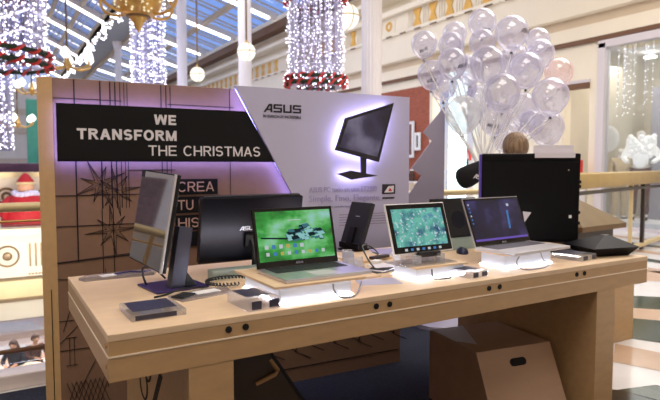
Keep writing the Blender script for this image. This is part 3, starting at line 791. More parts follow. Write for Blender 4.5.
def icons_green(lid, w, h, bez, chin):
    mb = MB(); y = -.0032; sw = w - 2 * bez; sh2 = h - bez - chin; x0 = -w / 2 + bez
    for k in range(9):
        mb.mi = (0, 1, 2, 0, 1, 0, 2, 1, 0)[k]; mb.box(x0 + .034 + k * .036, x0 + .050 + k * .036, y, y + .001, chin + .024, chin + .040)
    for k in range(6):
        mb.mi = (0, 1, 0, 2, 1, 0)[k]; mb.box(x0 + .03 + k * .036, x0 + .048 + k * .036, y, y + .001, chin + .055, chin + .073)
    mb.mi = 0; mb.box(x0 + .16, x0 + .23, y, y + .001, chin + sh2 * .80, chin + sh2 * .815)
    mb.build('screen_icons', [M['icon_white'], M['icon_blue'], M['icon_yellow']], lid)['kind'] = 'stuff'
    r = MB(); y = -.0028
    for k in range(90):
        a = random.random(); u = x0 + sw * (.36 + .50 * a); v = chin + sh2 * (.36 + .3 * random.random() * (1 - abs(a - .45)))
        s = .006 + .016 * random.random(); r.mi = k % 3
        r.prism([(u, v), (u + s * 1.8, v + s * .3), (u + s * 1.2, v + s), (u - s * .4, v + s * .8)], y - .00001 * k, y + .001, 'y')
    r.mi = 2; r.prism([(x0 + sw * .04, chin + sh2 * .46), (x0 + sw * .46, chin + sh2 * .40), (x0 + sw * .46, chin + sh2 * .44), (x0 + sw * .04, chin + sh2 * .49)], y, y + .001, 'y')
    r.build('wallpaper_figure', [M['icon_pale'], M['icon_steel'], M['icon_dark']], lid)['kind'] = 'stuff'
M['icon_pale'] = glow('icon_pale', (150, 206, 206), .8); M['icon_steel'] = glow('icon_steel', (76, 128, 140), .7); M['icon_dark'] = glow('icon_dark', (30, 46, 50), .7)
def icons_purple(lid, w, h, bez, chin):
    mb = MB(); y = -.0034; x0 = -w / 2 + bez
    mb.mi = 1; mb.box(x0, w / 2 - bez, y, y + .001, chin, chin + .012)
    for k in range(6):
        mb.mi = 0 if k % 3 == 0 else 2; mb.box(x0 + .012, x0 + .022, y, y + .001, h - .045 - k * .022, h - .036 - k * .022)
    mb.mi = 0; mb.box(.115, .135, y, y + .001, h - .06, h - .045)
    mb.mi = 2; mb.prism([(.08, .09), (.095, .09), (.115, .20), (.10, .20)], y, y + .001, 'y')
    mb.build('screen_icons', [M['icon_white'], M['icon_violet'], M['icon_blue']], lid)['kind'] = 'stuff'
laptop('slim laptop with green wallpaper and icons on its screen, on a glowing riser', 1.203, 2.136, .9, .423, .28, 1.025, .272, 14, M['black'], M['silver'], M['scr_green'], icons_green)
laptop('silver laptop with a dark purple desktop on its screen, right of the tablet', 2.515, 2.105, 4, .49, .262, 1.033, .285, 22, M['silver'], M['silver_paint'], M['scr_purple'], icons_purple)

# ================================================================== TABLET with blossom wallpaper
t = thing('tablet', 'white-edged tablet with teal blossom wallpaper propped on a small riser', 'tablet', (1.828, 2.13, 1.012), 0)
tb_ = MB().box(-.19, .19, 0, .010, 0, .255, .004).build('body', M['white'], t, loc=(0, 0, .055), rot=(rad(-19), 0, 0))
MB().box(-.184, .184, -.002, .002, .006, .249).build('bezel', M['black_gloss'], tb_)
MB().box(-.162, .162, -.003, 0, .036, .226).build('display', M['scr_teal'], tb_)
ic = MB()
for k in range(7): ic.mi = k % 2; ic.box(-.12 + k * .036, -.104 + k * .036, -.0035, -.002, .014, .026)
ic.mi = 0
for k in range(24): u = -.15 + .3 * random.random(); v = .05 + .16 * random.random(); ic.box(u, u + .01, -.0036, -.002, v, v + .007)
ic.build('screen_icons', [M['icon_white'], M['icon_blue']], tb_)['kind'] = 'stuff'
st = MB(); st.box(-.16, .17, -.05, .12, 0, .006); st.obox((-.02, .045, .06), (.2, .006, .15), (rad(-17), 0, 0)); st.box(-.09, -.06, -.045, -.01, 0, .05); st.box(.06, .09, -.045, -.01, 0, .05)
st.build('stand', M['acrylic'], t)
MB().box(-.05, .09, -.018, .012, .035, .06, .003).build('clamp', M['black_mat'], t)

# ================================================================== BLACK TABLET seen from the back
t = thing('tablet', 'small black tablet leaning in a dock, seen from behind against the white poster', 'tablet', (1.985, 3.03, TZ), rad(6))
tb_ = MB().box(-.015, .015, -.105, .105, 0, .285, .006).build('body', M['black_mat'], t, loc=(0, 0, .035), rot=(0, rad(20), 0))
lg = MB(); lg.box(-.0165, -.015, -.02, .02, .185, .191); lg.build('logo', M['plastic_grey'], tb_)
dk = MB(); dk.box(-.06, .12, -.07, .07, 0, .012, .003); dk.box(-.03, .05, -.1, .1, .012, .05, .006); dk.obox((.0, 0, .09), (.03, .05, .12), (0, rad(20), 0))
dk.build('dock', M['black'], t)

# dark tablet behind
t = thing('tablet', 'dark tablet standing behind, between the blossom tablet and the silver laptop', 'tablet', (2.62, 2.72, TZ), 0)
tb_ = MB().box(-.20, .20, 0, .012, 0, .262, .005).build('body', M['black_mat'], t, loc=(0, 0, .075), rot=(rad(-12), 0, 0))
MB().box(-.192, .192, -.002, .002, .008, .254).build('bezel', M['black_gloss'], tb_)
sp = MB().lathe([(.055, 0), (.06, .001), (.058, .002), (.05, .0015)], seg=28, mat=Matrix.Translation((.02, -.002, .12)) @ Matrix.Rotation(rad(90), 4, 'X')); sp.build('sheen_disc', M['black_back'], tb_)  # disc paints the round sheen on the dark tablet
st = MB(); st.box(-.18, .18, -.04, .1, 0, .006); st.obox((0, .035, .075), (.26, .006, .15), (rad(-12), 0, 0)); st.box(-.18, .18, -.03, -.02, 0, .075)
st.build('stand', M['acrylic_green'], t)

# ================================================================== LEFT ALL-IN-ONE (screen faces left)
t = thing('computer_monitor', 'tall reflective all-in-one computer seen edge-on at the left end of the table', 'monitor', (.735, 2.55, TZ), rad(8))
b = MB().box(0, .028, -.18, .20, 0, .43, .006).build('body', M['black'], t, loc=(-.148, .06, .095), rot=(rad(3), rad(9), 0))
MB().box(-.003, .001, -.175, .195, .008, .424).build('screen_glass', pbr('mirror_glass', (150, 148, 154), .04, metal=.92), b)
MB().box(-.005, .006, -.187, -.178, .0, .43, .002).build('edge_trim', M['silver'], b)
MB().box(-.0045, .0, 0.160, .195, .395, .424).build('corner_sticker', M['black'], b)
MB().box(.028, .045, -.15, .16, .04, .36, .01).build('rear_housing', M['black_mat'], b)
st = MB(); st.prism([(-.095, .010), (-.027, .010), (.012, .27), (-.050, .28)], -.10, -.05, 'y')
st.build('stand_neck', M['grey_blue'], t)
MB().box(-.17, .075, -.13, .10, 0, .010, .004).build('stand_base', M['violet_edge'], t)
MB().prism([(-.029, .010), (.030, .010), (-.019, .075)], -.102, -.07, 'y').build('stand_gusset', M['black'], t)

# ================================================================== SECOND ALL-IN-ONE (back to us)
t = thing('computer_monitor', 'wide dark all-in-one computer with its glossy back turned, behind the green screen laptop', 'monitor', (1.16, 2.76, TZ), 0)
b = MB().box(-.285, .28, -.02, .014, 0, .34, .006).build('body', M['black_back'], t, loc=(0, 0, .055), rot=(rad(11), 0, 0))
lg = MB(); put_logo(lg, -.075, .165, .10, .022, -.0205); lg.build('logo', M['silver'], b)
MB().box(-.27, .265, -.014, .016, .338, .347, .002).build('top_vent', M['black_mat'], b)
hg = MB(); hg.obox((-.01, -.030, .115), (.075, .024, .075), bev=.006); hg.build('hinge_mount', M['black'], b)
st = MB(); st.tube([(-.01, -.05, .17), (-.01, -.09, .11), (-.01, -.08, .01)], .014, 8); st.build('stand_arm', M['black_mat'], t)
MB().box(-.13, .17, -.19, .02, .0, .008, .003).build('stand_base', M['black_mat'], t)
MB().box(-.275, .10, -.20, -.13, .0, .045, .004).build('acrylic_riser', M['acrylic_green'], t)
# ================================================================== RIGHT ALL-IN-ONE (large black back)
a0, a1 = Vector((2.80, 2.70)), Vector((3.275, 2.30))
ca_ = math.atan2(a1.y - a0.y, a1.x - a0.x); cw = (a1 - a0).length; cm = (a0 + a1) / 2
t = thing('computer_monitor', 'largest black all-in-one computer with its back turned at the right end of the table', 'monitor', (cm.x, cm.y, TZ), ca_)
b = MB().box(-cw / 2, cw / 2, 0, .045, 0, .585, .012).build('body', M['aio_back'], t, loc=(0, 0, .04), rot=(rad(2), 0, 0))
MB().box(-cw / 2 + .012, cw / 2 - .012, -.008, .002, .02, .53, .004).build('rear_cover', M['aio_back'], b)
MB().box(-cw / 2 - .014, -cw / 2 + .001, .003, .05, .02, .58, .005).build('side_edge', M['violet_side'], b)
MB().box(.245, .262, -.010, -.007, .165, .185).build('logo', M['white'], b)
MB().cyl((.235, -.007, .478), (.235, -.010, .478), .004).build('led', M['gold_pale'], b)
for z in (.12, .19, .36, .39): MB().box(cw / 2 - .002, cw / 2 + .010, .01, .03, z, z + .02, .002).build('side_port', M['black'], b)
st = MB(); st.box(-.16, .16, -.03, .10, 0, .012, .004); st.box(-.06, .06, .012, .035, .01, .06)
st.build('stand', M['black'], t)
MB().prism([(-.045, .205), (.01, .20), (-.03, .135)], -.012, -.009, 'y').build('paper_tag', M['paper'], b)
# folded card over its top edge
cd = MB(); e0, e1 = .02, .27
cd.box(e0, e1, .004, .016, .0, .052); cd.box(e0 + .003, e1 + .002, -.030, -.022, -.03, .004); cd.box(e0, e1, -.024, .016, -.001, .004)
tag(cd.build('folded_card', M['paper'], loc=(cm.x, cm.y, TZ + .6265), rot=(0, 0, ca_)), 'pale folded card sitting on the top edge of the largest black computer', 'card')

# ================================================================== SMALL THINGS ON THE TABLE
def block(name, label, x, y, wx, wy, h, rz, wedge=False):
    t = thing(name, label, 'price block', (x, y, TZ), rad(rz), 'clear acrylic price blocks')
    b = MB(); b.box(-wx / 2, wx / 2, -wy / 2, wy / 2, 0, h, .003); b.build('acrylic_block', M['acrylic'], t)
    c = MB(); c.box(-wx / 2 + .015, wx / 2 - .02, -wy / 2 + .05, wy / 2 - .012, h + .0005, h + .0015); c.build('top_card', M['label_dark'], t)
    c = MB(); c.box(-wx / 2 + .012, -wx / 2 + .012 + (wx * .75 if wedge else wx * .3), -wy / 2 - .0015, -wy / 2 - .0005, h * .15, h * .85)
    c.build('front_card', M['label_dark'], t)
    if not wedge: MB().box(wx / 2 - .05, wx / 2 - .008, -wy / 2 - .0015, -wy / 2 - .0005, h * .15, h * .85).build('front_card', M['label_dark'], t)
    return t
block('price_block', 'clear acrylic price block with dark cards at the front left of the table', .50, 2.125, .195, .21, .024, 1, True)
block('price_block', 'taller clear acrylic price block left of the green screen laptop', .870, 2.035, .135, .20, .045, 3)
block('price_block', 'small clear acrylic price block between the blossom tablet and the silver laptop', 2.02, 2.03, .13, .15, .034, 8)
block('price_block', 'clear acrylic price block at the right front, beside the faceted black device', 2.93, 2.085, .165, .19, .034, 8)
# pouch with price tag
p = MB(); p.prism([(-.17, -.05), (.15, -.06), (.19, .02), (.12, .07), (-.15, .05), (-.19, 0)], 0, .012, 'z'); pt = thing('plastic_pouch', 'flat clear plastic pouch with a white tag at the back left corner of the table', 'pouch', (.53, 2.90, TZ), rad(2))
p.build('film', M['film'], pt, smooth=False)
MB().obox((-.06, -.015, .0135), (.07, .045, .002), (0, 0, .2)).build('price_tag', M['white'], pt)
MB().tube([(-.02, 0, .014), (.05, .02, .016), (.1, -.01, .014), (.15, .01, .014)], .006, 6).build('contents', M['violet_edge'], pt)
# hooked security cable at the left computer
tag(MB().tube([(.585, 2.58, .957), (.575, 2.60, .995), (.60, 2.70, 1.02), (.66, 2.74, 1.0), (.70, 2.70, .957)], .005, 6).build('security_cable', M['cable']), 'short black cable looped at the foot of the edge-on computer', 'cable')
# coiled lead
pts = []
for i in range(150):
    a = i / 149; th = a * 2 * PI * .86 - .6
    cx, cy = .93 + .105 * math.cos(th), 2.45 + .085 * math.sin(th)
    pts.append((cx + .007 * math.cos(i * 1.4), cy + .007 * math.sin(i * 1.4), .966 + .006 * math.sin(i * 1.4)))
tag(MB().tube(pts, .0035, 5, 0).build('coiled_cable', M['cable']), 'black coiled security lead curled in front of the glossy-backed computer', 'cable')
# brochure with white card
t = thing('brochure', 'white card lying on wrinkled clear film between the two acrylic price blocks', 'brochure', (.755, 2.31, TZ), rad(18))
MB().prism([(-.14, -.06), (.1, -.07), (.15, .03), (.05, .08), (-.13, .06)], 0, .006, 'z').build('film_sleeve', M['film'], t)
MB().obox((.02, 0, .009), (.11, .055, .003), (0, 0, -.15)).build('card', M['white'], t)
MB().obox((-.09, .01, .010), (.09, .06, .006), (0, 0, .4)).build('dark_strip', M['black_mat'], t)
# cables lying about
def cable(label, pts, r=.004, m='cable'): tag(MB().tube(pts, r, 6, 5).build('cable', M[m]), label, 'cable')
cable('black cable trailing from the edge-on computer towards the coiled lead', [(.84, 2.50, .955), (.80, 2.42, .956), (.70, 2.40, .965), (.62, 2.36, .957), (.56, 2.34, .955)])
cable('grey cable hanging from the riser of the green screen laptop', [(1.19, 1.955, 1.012), (1.19, 1.945, .985), (1.22, 1.935, .956), (1.28, 1.935, .955), (1.36, 2.02, .955), (1.47, 2.16, .955)], .0035, 'cable_grey')
cable('black cable arching from the blossom tablet to the small black tablet', [(1.70, 2.36, .955), (1.69, 2.42, 1.0), (1.72, 2.52, 1.06), (1.80, 2.55, 1.045), (1.93, 2.66, .98), (2.03, 2.86, .957)], .004)
cable('grey cable down the front of the small riser under the blossom tablet', [(1.80, 2.045, 1.0), (1.80, 2.04, .97), (1.81, 2.03, .955), (1.88, 2.01, .955), (1.93, 2.05, .955)], .0035)
cable('grey cable looping in front of the silver laptop riser', [(2.36, 2.0, 1.02), (2.33, 1.99, .99), (2.36, 1.97, .957), (2.48, 1.955, .955), (2.58, 1.99, .956), (2.56, 2.01, .99), (2.55, 2.015, 1.022)], .003, 'cable_grey')
cable('black cable running under the mouse behind the blossom tablet', [(2.02, 2.36, .955), (2.18, 2.44, .955), (2.32, 2.60, .955), (2.42, 2.68, .955)], .005)
# middle clutter
t = thing('demo_stand', 'small bare wooden stand lying flat in the middle of the table', 'stand', (1.86, 2.70, TZ), rad(12))
MB().box(-.13, .13, -.10, .10, 0, .014, .003).build('plate', M['mdf_lit_top'], t); MB().box(-.05, .09, -.115, -.08, .0141, .03, .003).build('stop', M['dark_wood'], t)
t = thing('leaflet_stack', 'fanned black and pale leaflets right of the green screen laptop', 'leaflets', (1.74, 2.36, TZ), rad(10))
for k, (m, a) in enumerate((('black_mat', 0), ('paper', 14), ('black_mat', 25), ('paper', -12))):
    MB().obox((.012 * k, .008 * k, .003 + .005 * k), (.20 - .015 * k, .10, .003), (0, 0, rad(a))).build('leaflet', M[m], t)
t = thing('phone_stand', 'small silver phone stand among the leaflets behind the green screen laptop', 'stand', (1.68, 2.60, TZ), rad(-20))
MB().box(-.07, .07, -.05, .05, 0, .008, .003).build('base', M['silver_paint'], t); MB().obox((0, .02, .04), (.06, .008, .08), (rad(-25), 0, 0), .003).build('back', M['acrylic'], t); MB().obox((0, -.012, .04), (.065, .009, .07), (rad(-25), 0, 0), .003).build('rest', M['plastic_grey'], t)
t = thing('phone_stand', 'clear plastic phone stand left of the small riser with the blossom tablet', 'stand', (1.93, 2.46, TZ), rad(24))
MB().box(-.07, .07, -.05, .05, 0, .008, .003).build('base', M['acrylic'], t); MB().obox((0, .02, .035), (.07, .008, .07), (rad(-30), 0, 0), .003).build('back', M['silver_paint'], t)
t = thing('smartphone', 'white smartphone lying flat behind the fanned leaflets', 'phone', (1.56, 2.52, TZ), rad(35))
MB().box(-.07, .07, -.036, .036, 0, .009, .004).build('body', M['white'], t); MB().box(-.055, .055, -.032, .032, .009, .0095).build('screen', M['violet_edge'], t)
t = thing('charger', 'white power adapter with looped lead behind the fanned leaflets', 'charger', (1.80, 2.50, TZ), rad(30))
MB().box(-.03, .03, -.025, .025, 0, .028, .006).build('adapter', M['white'], t); MB().tube([(.03, 0, .012), (.08, .03, .006), (.11, .0, .006), (.07, -.05, .006), (0, -.06, .006), (-.06, -.03, .006)], .0035, 6, 5).build('lead', M['white'], t)
t = thing('folded_leaflet', 'pale lilac folded leaflet lying between the small black tablet and the blossom tablet', 'leaflet', (2.10, 2.80, TZ), rad(-10))
MB().box(-.11, .11, -.07, .07, 0, .003).build('back_page', M['paper'], t); MB().obox((.0, .0, .014), (.2, .12, .002), (rad(8), 0, 0)).build('front_page', M['poster_lilac'], t)
t = thing('display_plate', 'pale wooden plate right beside the green screen laptop', 'stand', (1.53, 2.30, TZ), rad(6))
MB().box(-.06, .09, -.09, .09, 0, .012, .003).build('plate', M['mdf_lit_top'], t); MB().obox((.02, .02, .05), (.10, .008, .08), (rad(-20), 0, 0), .002).build('back', M['acrylic'], t)
for lab, x, y, rz, m in (('white paper sheet lying behind the small riser in the middle of the table', 1.70, 2.80, 15, 'white_mat'), ('pale lilac paper sheet lying left of the small riser with the blossom tablet', 1.55, 2.14, -20, 'poster')):
    tag(MB().prism([(-.10, -.07), (.10, -.07), (.10, .06), (.09, .07), (-.10, .07)], 0, .0015, 'z').build('paper_sheet', M[m], loc=(x, y, TZ), rot=(0, 0, rad(rz))), lab, 'paper')
# mouse
t = thing('computer_mouse', 'dark blue computer mouse between the blossom tablet and the silver laptop', 'mouse', (2.50, 2.56, TZ), rad(60))
MB().ball((0, 0, .006), 1, (.06, .036, .034), 18, 10, lambda p: Vector((p.x, p.y, max(p.z, -.15)))).build('shell', M['mouse'], t, True)
MB().cyl((.03, -.004, .03), (.03, .004, .03), .008, seg=10).build('scroll_wheel', M['black_mat'], t)
# black keyboard in front of large monitor
t = thing('keyboard', 'thin black keyboard lying between the silver laptop and the largest black computer', 'keyboard', (3.08, 2.30, TZ), rad(-33))
MB().box(-.20, .20, -.065, .065, 0, .014, .004).build('body', M['black'], t)
k = MB()
for r in range(5):
    for c in range(15): k.box(-.19 + c * .0253, -.168 + c * .0253, -.057 + r * .0235, -.037 + r * .0235, .014, .017)
k.build('keys', M['keys'], t)['kind'] = 'stuff'
# faceted black device
t = thing('faceted_device', 'black faceted low pyramid device at the right corner of the table', 'device', (3.245, 2.09, TZ), rad(-14))
fd = MB(); b0 = [(-.12, -.08), (.10, -.08), (.10, .10), (-.12, .10)]; b1 = [(-.20, -.13), (.145, -.12), (.16, .15), (-.19, .16)]; top = [(-.01, .0), (.035, .0), (.035, .035), (-.01, .035)]
vs = [(x, y, 0) for x, y in b0] + [(x, y, .055) for x, y in b1] + [(x, y, .115) for x, y in top]
fd._verts(vs, [(3, 2, 1, 0), (8, 9, 10, 11)] + [(i, (i + 1) % 4, 4 + (i + 1) % 4, 4 + i) for i in range(4)] + [(4 + i, 4 + (i + 1) % 4, 8 + (i + 1) % 4, 8 + i) for i in range(4)])
fd.build('shell', pbr('black_facet', (12, 12, 22), .5, noise=.05, nscale=3, spec=.15), t)
MB().box(-.01, .035, .0, .035, .1151, .117).build('top_plate', M['mouse'], t)

# ================================================================== UNDER THE TABLE
t = thing('storage_box', 'brown wooden storage box with handle slot under the right half of the table', 'box', (2.585, 2.40, .012), rad(-8.5))
w2 = .265; BH = .44
bx = MB(); prof = [(-.42, 0), (-.215, BH), (.26, BH), (.26, 0)]
bx.prism(prof, -w2, w2, 'x'); bo = bx.build('body', pbr('box_wood', (184, 150, 124), .5, noise=.06, nscale=10, stretch=(.3, 1, 1)), t)
hs = MB(); sl = math.atan2(.205, BH)
mt = Matrix.Translation((0, -.215 - .205 * .17, BH * .83)) @ Matrix.Rotation(-sl, 4, 'X')
pts = []
for cx_, a0_ in ((.035, -90), (-.035, 90)):
    for k in range(7): a = rad(a0_ + 30 * k); pts.append((cx_ + .022 * math.cos(a), .022 * math.sin(a)))
hs.prism(pts, -.004, .003, 'y', mt); hs.build('handle_slot', M['hole'], t)
MB().quad((-w2 + .01, .0, BH + .002), (-.17, -.10, BH + .002), (-.02, .25, BH + .002), (-w2 + .01, .25, BH + .002)).build('top_light_patch', M['paper'], t)  # pale quad stands for light falling on the box top
# leaning dark board with wooden dowel handle
t = thing('leaning_board', 'dark brown board with a wooden dowel handle leaning beside the left table leg', 'board', (1.2, 2.44, .012), 0)
lb = MB(); lb.prism([(.30, 0), (-.10, .61), (-.40, .61), (.0, 0)], -.02, .02, 'y'); lb.build('panel', M['mdf_dark'], t)
lb = MB(); lb.prism([(.315, 0), (-.085, .61), (-.10, .61), (.30, 0)], -.026, .02, 'y'); lb.build('edge', M['black_mat'], t)
hd = MB(); hd.tube([(-.16, -.03, .455), (-.07, -.05, .49), (-.045, -.03, .50), (-.08, -.015, .555)], .011, 8, 0); hd.build('handle', M['pine'], t)
tag(MB().ball((2.02, 2.02, .06), .05, (1, .9, .95), 14, 10, lambda p: p * (1 + .08 * math.sin(5 * p.x + 3 * p.y) + .05 * math.sin(9 * p.z))).build('crumpled_paper', M['white_mat'], smooth=False), 'crumpled white paper on the carpet in front of the storage box', 'paper')
# ================================================================== RAILS, PEDESTAL
t = thing('balustrade', 'thin gold handrail with glass panel and lower wooden rail along the void edge', 'railing', (-3, 4.34, .10))
def rail(n, x0, x1, z, r, m): MB().cyl((x0, 0, z), (x1, 0, z), r, seg=16).build(n, M[m], t, True)
rail('handrail', 0, 7.5, 1.115, .032, 'gold_pale'); rail('lower_rail', 0, 7.5, .135, .016, 'brown_line'); rail('middle_rail', 0, 7.5, 1.02, .008, 'gold')
for x in (1.2, 2.55, 4.6, 6.1, 7.5): MB().cyl((x, 0, 0), (x, 0, 1.10), .018, seg=10).build('post', M['gold'], t, True)
MB().box(0, 7.5, -.006, .006, .05, 1.0).build('glass_panel', M['glass'], t)
g0, g1 = Vector((6.3, 4.72, 0)), Vector((11.6, 6.15, 0)); gd = g1 - g0; gl = gd.length; ga_ = math.atan2(gd.y, gd.x)
t = thing('gold_railing', 'broad gold railing with dark posts in front of the shop window at the right', 'railing', g0, ga_)
MB().box(0, gl, -.13, .13, 1.17, 1.39, .05).build('handrail', M['rail_gold'], t, True)
MB().box(0, gl, -.04, .04, 1.08, 1.13, .01).build('middle_rail', M['dark_wood'], t)
MB().box(0, gl, -.05, .05, .06, .12, .01).build('bottom_rail', M['gold_pale'], t)
for x, m, w3 in ((.35, 'dark_wood', .06), (.62, 'gold_pale', .05), (3.05, 'gold_pale', .035), (3.75, 'dark_wood', .08), (5.2, 'dark_wood', .06)):
    MB().box(x - w3 / 2, x + w3 / 2, -.03, .03, 0, 1.22, .005).build('post', M[m], t)
t = thing('wooden_pedestal', 'bronze capped square pedestal with a dark neck standing behind the largest black computer', 'pedestal', (4.66, 3.42, 0), rad(4))
MB().box(-.30, .28, -.32, .32, 0, .80, .006).build('shaft', M['dark_wood'], t)
MB().box(-.30, .28, -.32, .32, .78, .92, .004).build('neck', M['dark_wood'], t)
MB().box(-.37, .36, -.40, .40, .92, .965, .004).build('ledge', M['bronze'], t)
cp = MB(); cp._verts([(-.37, -.40, .965), (.36, -.40, .965), (.36, .40, .965), (-.37, .40, .965), (-.14, -.12, 1.18), (.02, -.12, 1.18), (.02, .12, 1.18), (-.14, .12, 1.18)],
                     [(0, 1, 5, 4), (1, 2, 6, 5), (2, 3, 7, 6), (3, 0, 4, 7), (4, 5, 6, 7), (3, 2, 1, 0)])
cp.build('sloping_cap', M['cap_tan'], t)
tag(MB().box(4.30, 4.72, 2.76, 3.06, 0, .70, .006).build('wooden_plinth', M['mdf']), 'plain brown wooden plinth on the marble behind the right table leg', 'plinth')

# ================================================================== FLAT TREE
t = thing('tree_cutout', 'lilac grey flat christmas tree cutout standing behind the white poster', 'tree cutout', (3.58, 3.93, 0), rad(-25))
half = [(0, 2.03), (-.19, 1.80), (-.11, 1.72), (-.30, 1.47), (-.20, 1.40), (-.42, 1.10), (-.28, 1.03), (-.52, .70), (-.10, .70), (-.10, .05), (0, .05)]
MB().prism(half, -.012, .012, 'y').build('tree_board', M['lilac_board'], t)
MB().prism([(-x, z) for x, z in half], -.012, .012, 'x').build('cross_board', M['lilac_board'], t)
MB().cyl((0, 0, 0), (0, 0, .05), .28, seg=24).build('base_disc', M['lilac_board'], t)

# ================================================================== BALLOONS
BUN = Vector((3.60, 3.46, 1.47))
BL = [(3.33, 3.92, 2.57, .115, 'upper left corner balloon of the cluster, set apart against the cream gallery'),
 (3.91, 4.15, 2.77, .117, 'hindmost and highest of the three stacked balloons left of the middle'),
 (3.71, 3.98, 2.61, .121, 'middle one of the three stacked balloons left of the middle'),
 (3.54, 3.78, 2.40, .133, 'lowest of three stacked balloons left of the middle, dark print at right'),
 (3.54, 4.06, 2.34, .130, 'leftmost balloon of the second row with small print, below the corner balloon'),
 (3.80, 4.18, 2.26, .127, 'half hidden balloon below the leftmost one of the second row'),
 (3.96, 4.08, 2.25, .136, 'half hidden balloon just above the brightly backlit balloon'),
 (4.02, 3.90, 2.84, .132, 'top row balloon left of the tallest one, dark print near its bottom'),
 (3.86, 3.74, 2.61, .118, 'plain balloon directly under the printed top row balloon'),
 (4.13, 3.64, 2.71, .151, 'tallest oval balloon at the top middle, dark print on its right side'),
 (3.81, 3.62, 2.39, .160, 'large oval balloon in the very centre of the cluster'),
 (4.60, 3.73, 2.71, .117, 'smaller balloon at the upper right, behind its lower neighbour'),
 (4.44, 3.57, 2.54, .131, 'balloon at the right, just below the smaller upper right one'),
 (4.18, 3.51, 2.36, .154, 'large round balloon right of the central oval one'),
 (3.81, 3.45, 2.13, .156, 'large front balloon hanging above the person, nearest of the cluster'),
 (4.28, 3.32, 2.11, .160, 'large balloon at the right edge, below the pinkish one'),
 (4.38, 3.43, 1.84, .156, 'lowest balloon at the right, just above the pale folded card'),
 (4.77, 3.61, 2.40, .136, 'pinkish balloon at the far right of the cluster'),
 (4.03, 3.73, 1.93, .149, 'balloon with a dark print tucked below the large front balloon'),
 (3.61, 3.71, 1.95, .160, 'brightly backlit balloon at the lower left of the cluster'),
 (4.42, 3.75, 2.05, .145, 'bluish balloon tucked between the front balloon and the right edge balloon'),
 (4.32, 3.83, 1.76, .150, 'lowest balloon, right behind the head of the person'),
 (4.46, 3.66, 1.91, .118, 'small bluish balloon left of the lowest balloon at the right'),
 (4.05, 4.08, 2.43, .137, 'hidden back balloon showing between the left stack and the central oval one'),
 (4.44, 3.87, 2.53, .147, 'hidden back balloon showing between the tallest and the right-hand ones'),
 (4.12, 4.03, 2.14, .137, 'hidden back balloon showing between the backlit and the large front one')]
marks = {0: (-.1, -.55, .3), 3: (.75, -.25, .25), 4: (0, -.5, .1), 7: (.35, -.6, 0), 9: (1.0, -.05, 0), 18: (-.15, -.45, -.15)}
for i, (x, y, z, r, lab) in enumerate(BL):
    t = thing('balloon', 'white ' + lab if 'pinkish' not in lab and 'bluish' not in lab else lab, 'balloon', (x, y, z), random.uniform(-.3, .3), 'balloons on sticks')
    def tear(p): return Vector((p.x * (1 - .14 * max(0, -p.z)), p.y * (1 - .14 * max(0, -p.z)), p.z * (1.14 if p.z < 0 else 1.04)))
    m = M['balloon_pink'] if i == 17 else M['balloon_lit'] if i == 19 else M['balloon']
    MB().ball((0, 0, 0), r, (1, 1, 1), 28, 18, tear).build('envelope', m, t, True)
    kn = MB(); kn.lathe([(.006, -r * 1.13), (.012, -r * 1.13 - .012), (.016, -r * 1.13 - .02), (.004, -r * 1.13 - .02)], seg=10); kn.build('knot', M['keys'] if i % 2 else M['plastic_grey'], t)
    d = BUN + Vector((random.uniform(-.03, .03), random.uniform(-.03, .03), random.uniform(-.05, .02))) - Vector((x, y, z))
    rzv = t.rotation_euler.z; dl = Matrix.Rotation(-rzv, 3, 'Z') @ d
    MB().cyl((0, 0, -r * 1.13 - .018), tuple(dl), .0055, seg=6).build('stick', M['white'], t)
    if i in marks:
        a, e, tw = marks[i]
        view = math.atan2(-y, -x) + a - rzv           # side that is turned to the front
        def onb(u, v):
            cu_, sv = math.cos(tw), math.sin(tw); u, v = u * cu_ - v * sv, u * sv + v * cu_
            th = view + u; ph = e + v
            k = 1.012; zz_ = math.sin(ph); zz_ *= (1.14 if zz_ < 0 else 1.04)
            q = math.cos(ph) * (1 - .14 * max(0, -math.sin(ph)))
            return (r * k * q * math.cos(th), r * k * q * math.sin(th), r * k * zz_)
        mk = MB(); put_logo(mk, -.42, -.1, .84, .2, 0, onb); mk.build('printed_logo', M['poster_ink'], t)

# ================================================================== PEOPLE
def skin_mesh(nodes, edges, root, sub=2):
    """nodes: name -> (pos, radius or (rx,ry)); edges: name pairs; returns an evaluated skinned mesh"""
    names = list(nodes); ix = {n: i for i, n in enumerate(names)}
    me = bpy.data.meshes.new('skeleton'); me.from_pydata([nodes[n][0] for n in names], [(ix[a], ix[b]) for a, b in edges], [])
    o = bpy.data.objects.new('skeleton', me); COL.objects.link(o)
    md = o.modifiers.new('skin', 'SKIN')
    if not me.skin_vertices: me.skin_vertices.new()
    for n in names:
        r = nodes[n][1]; sv = me.skin_vertices[0].data[ix[n]]; sv.radius = (r, r) if not isinstance(r, tuple) else r; sv.use_root = (n == root)
    md.use_smooth_shade = True
    s = o.modifiers.new('sub', 'SUBSURF'); s.levels = sub; s.render_levels = sub
    dg = bpy.context.evaluated_depsgraph_get(); out = bpy.data.meshes.new_from_object(o.evaluated_get(dg))
    bpy.data.objects.remove(o); bpy.data.meshes.remove(me)
    return out
def skin_obj(name, nodes, edges, root, mat, parent, sub=2):
    me = skin_mesh(nodes, edges, root, sub); me.name = name; me.materials.clear(); me.materials.append(mat)
    for p in me.polygons: p.material_index = 0; p.use_smooth = True
    o = bpy.data.objects.new(name, me); COL.objects.link(o); o.parent = parent; return o
def V(*a): return Vector(a)
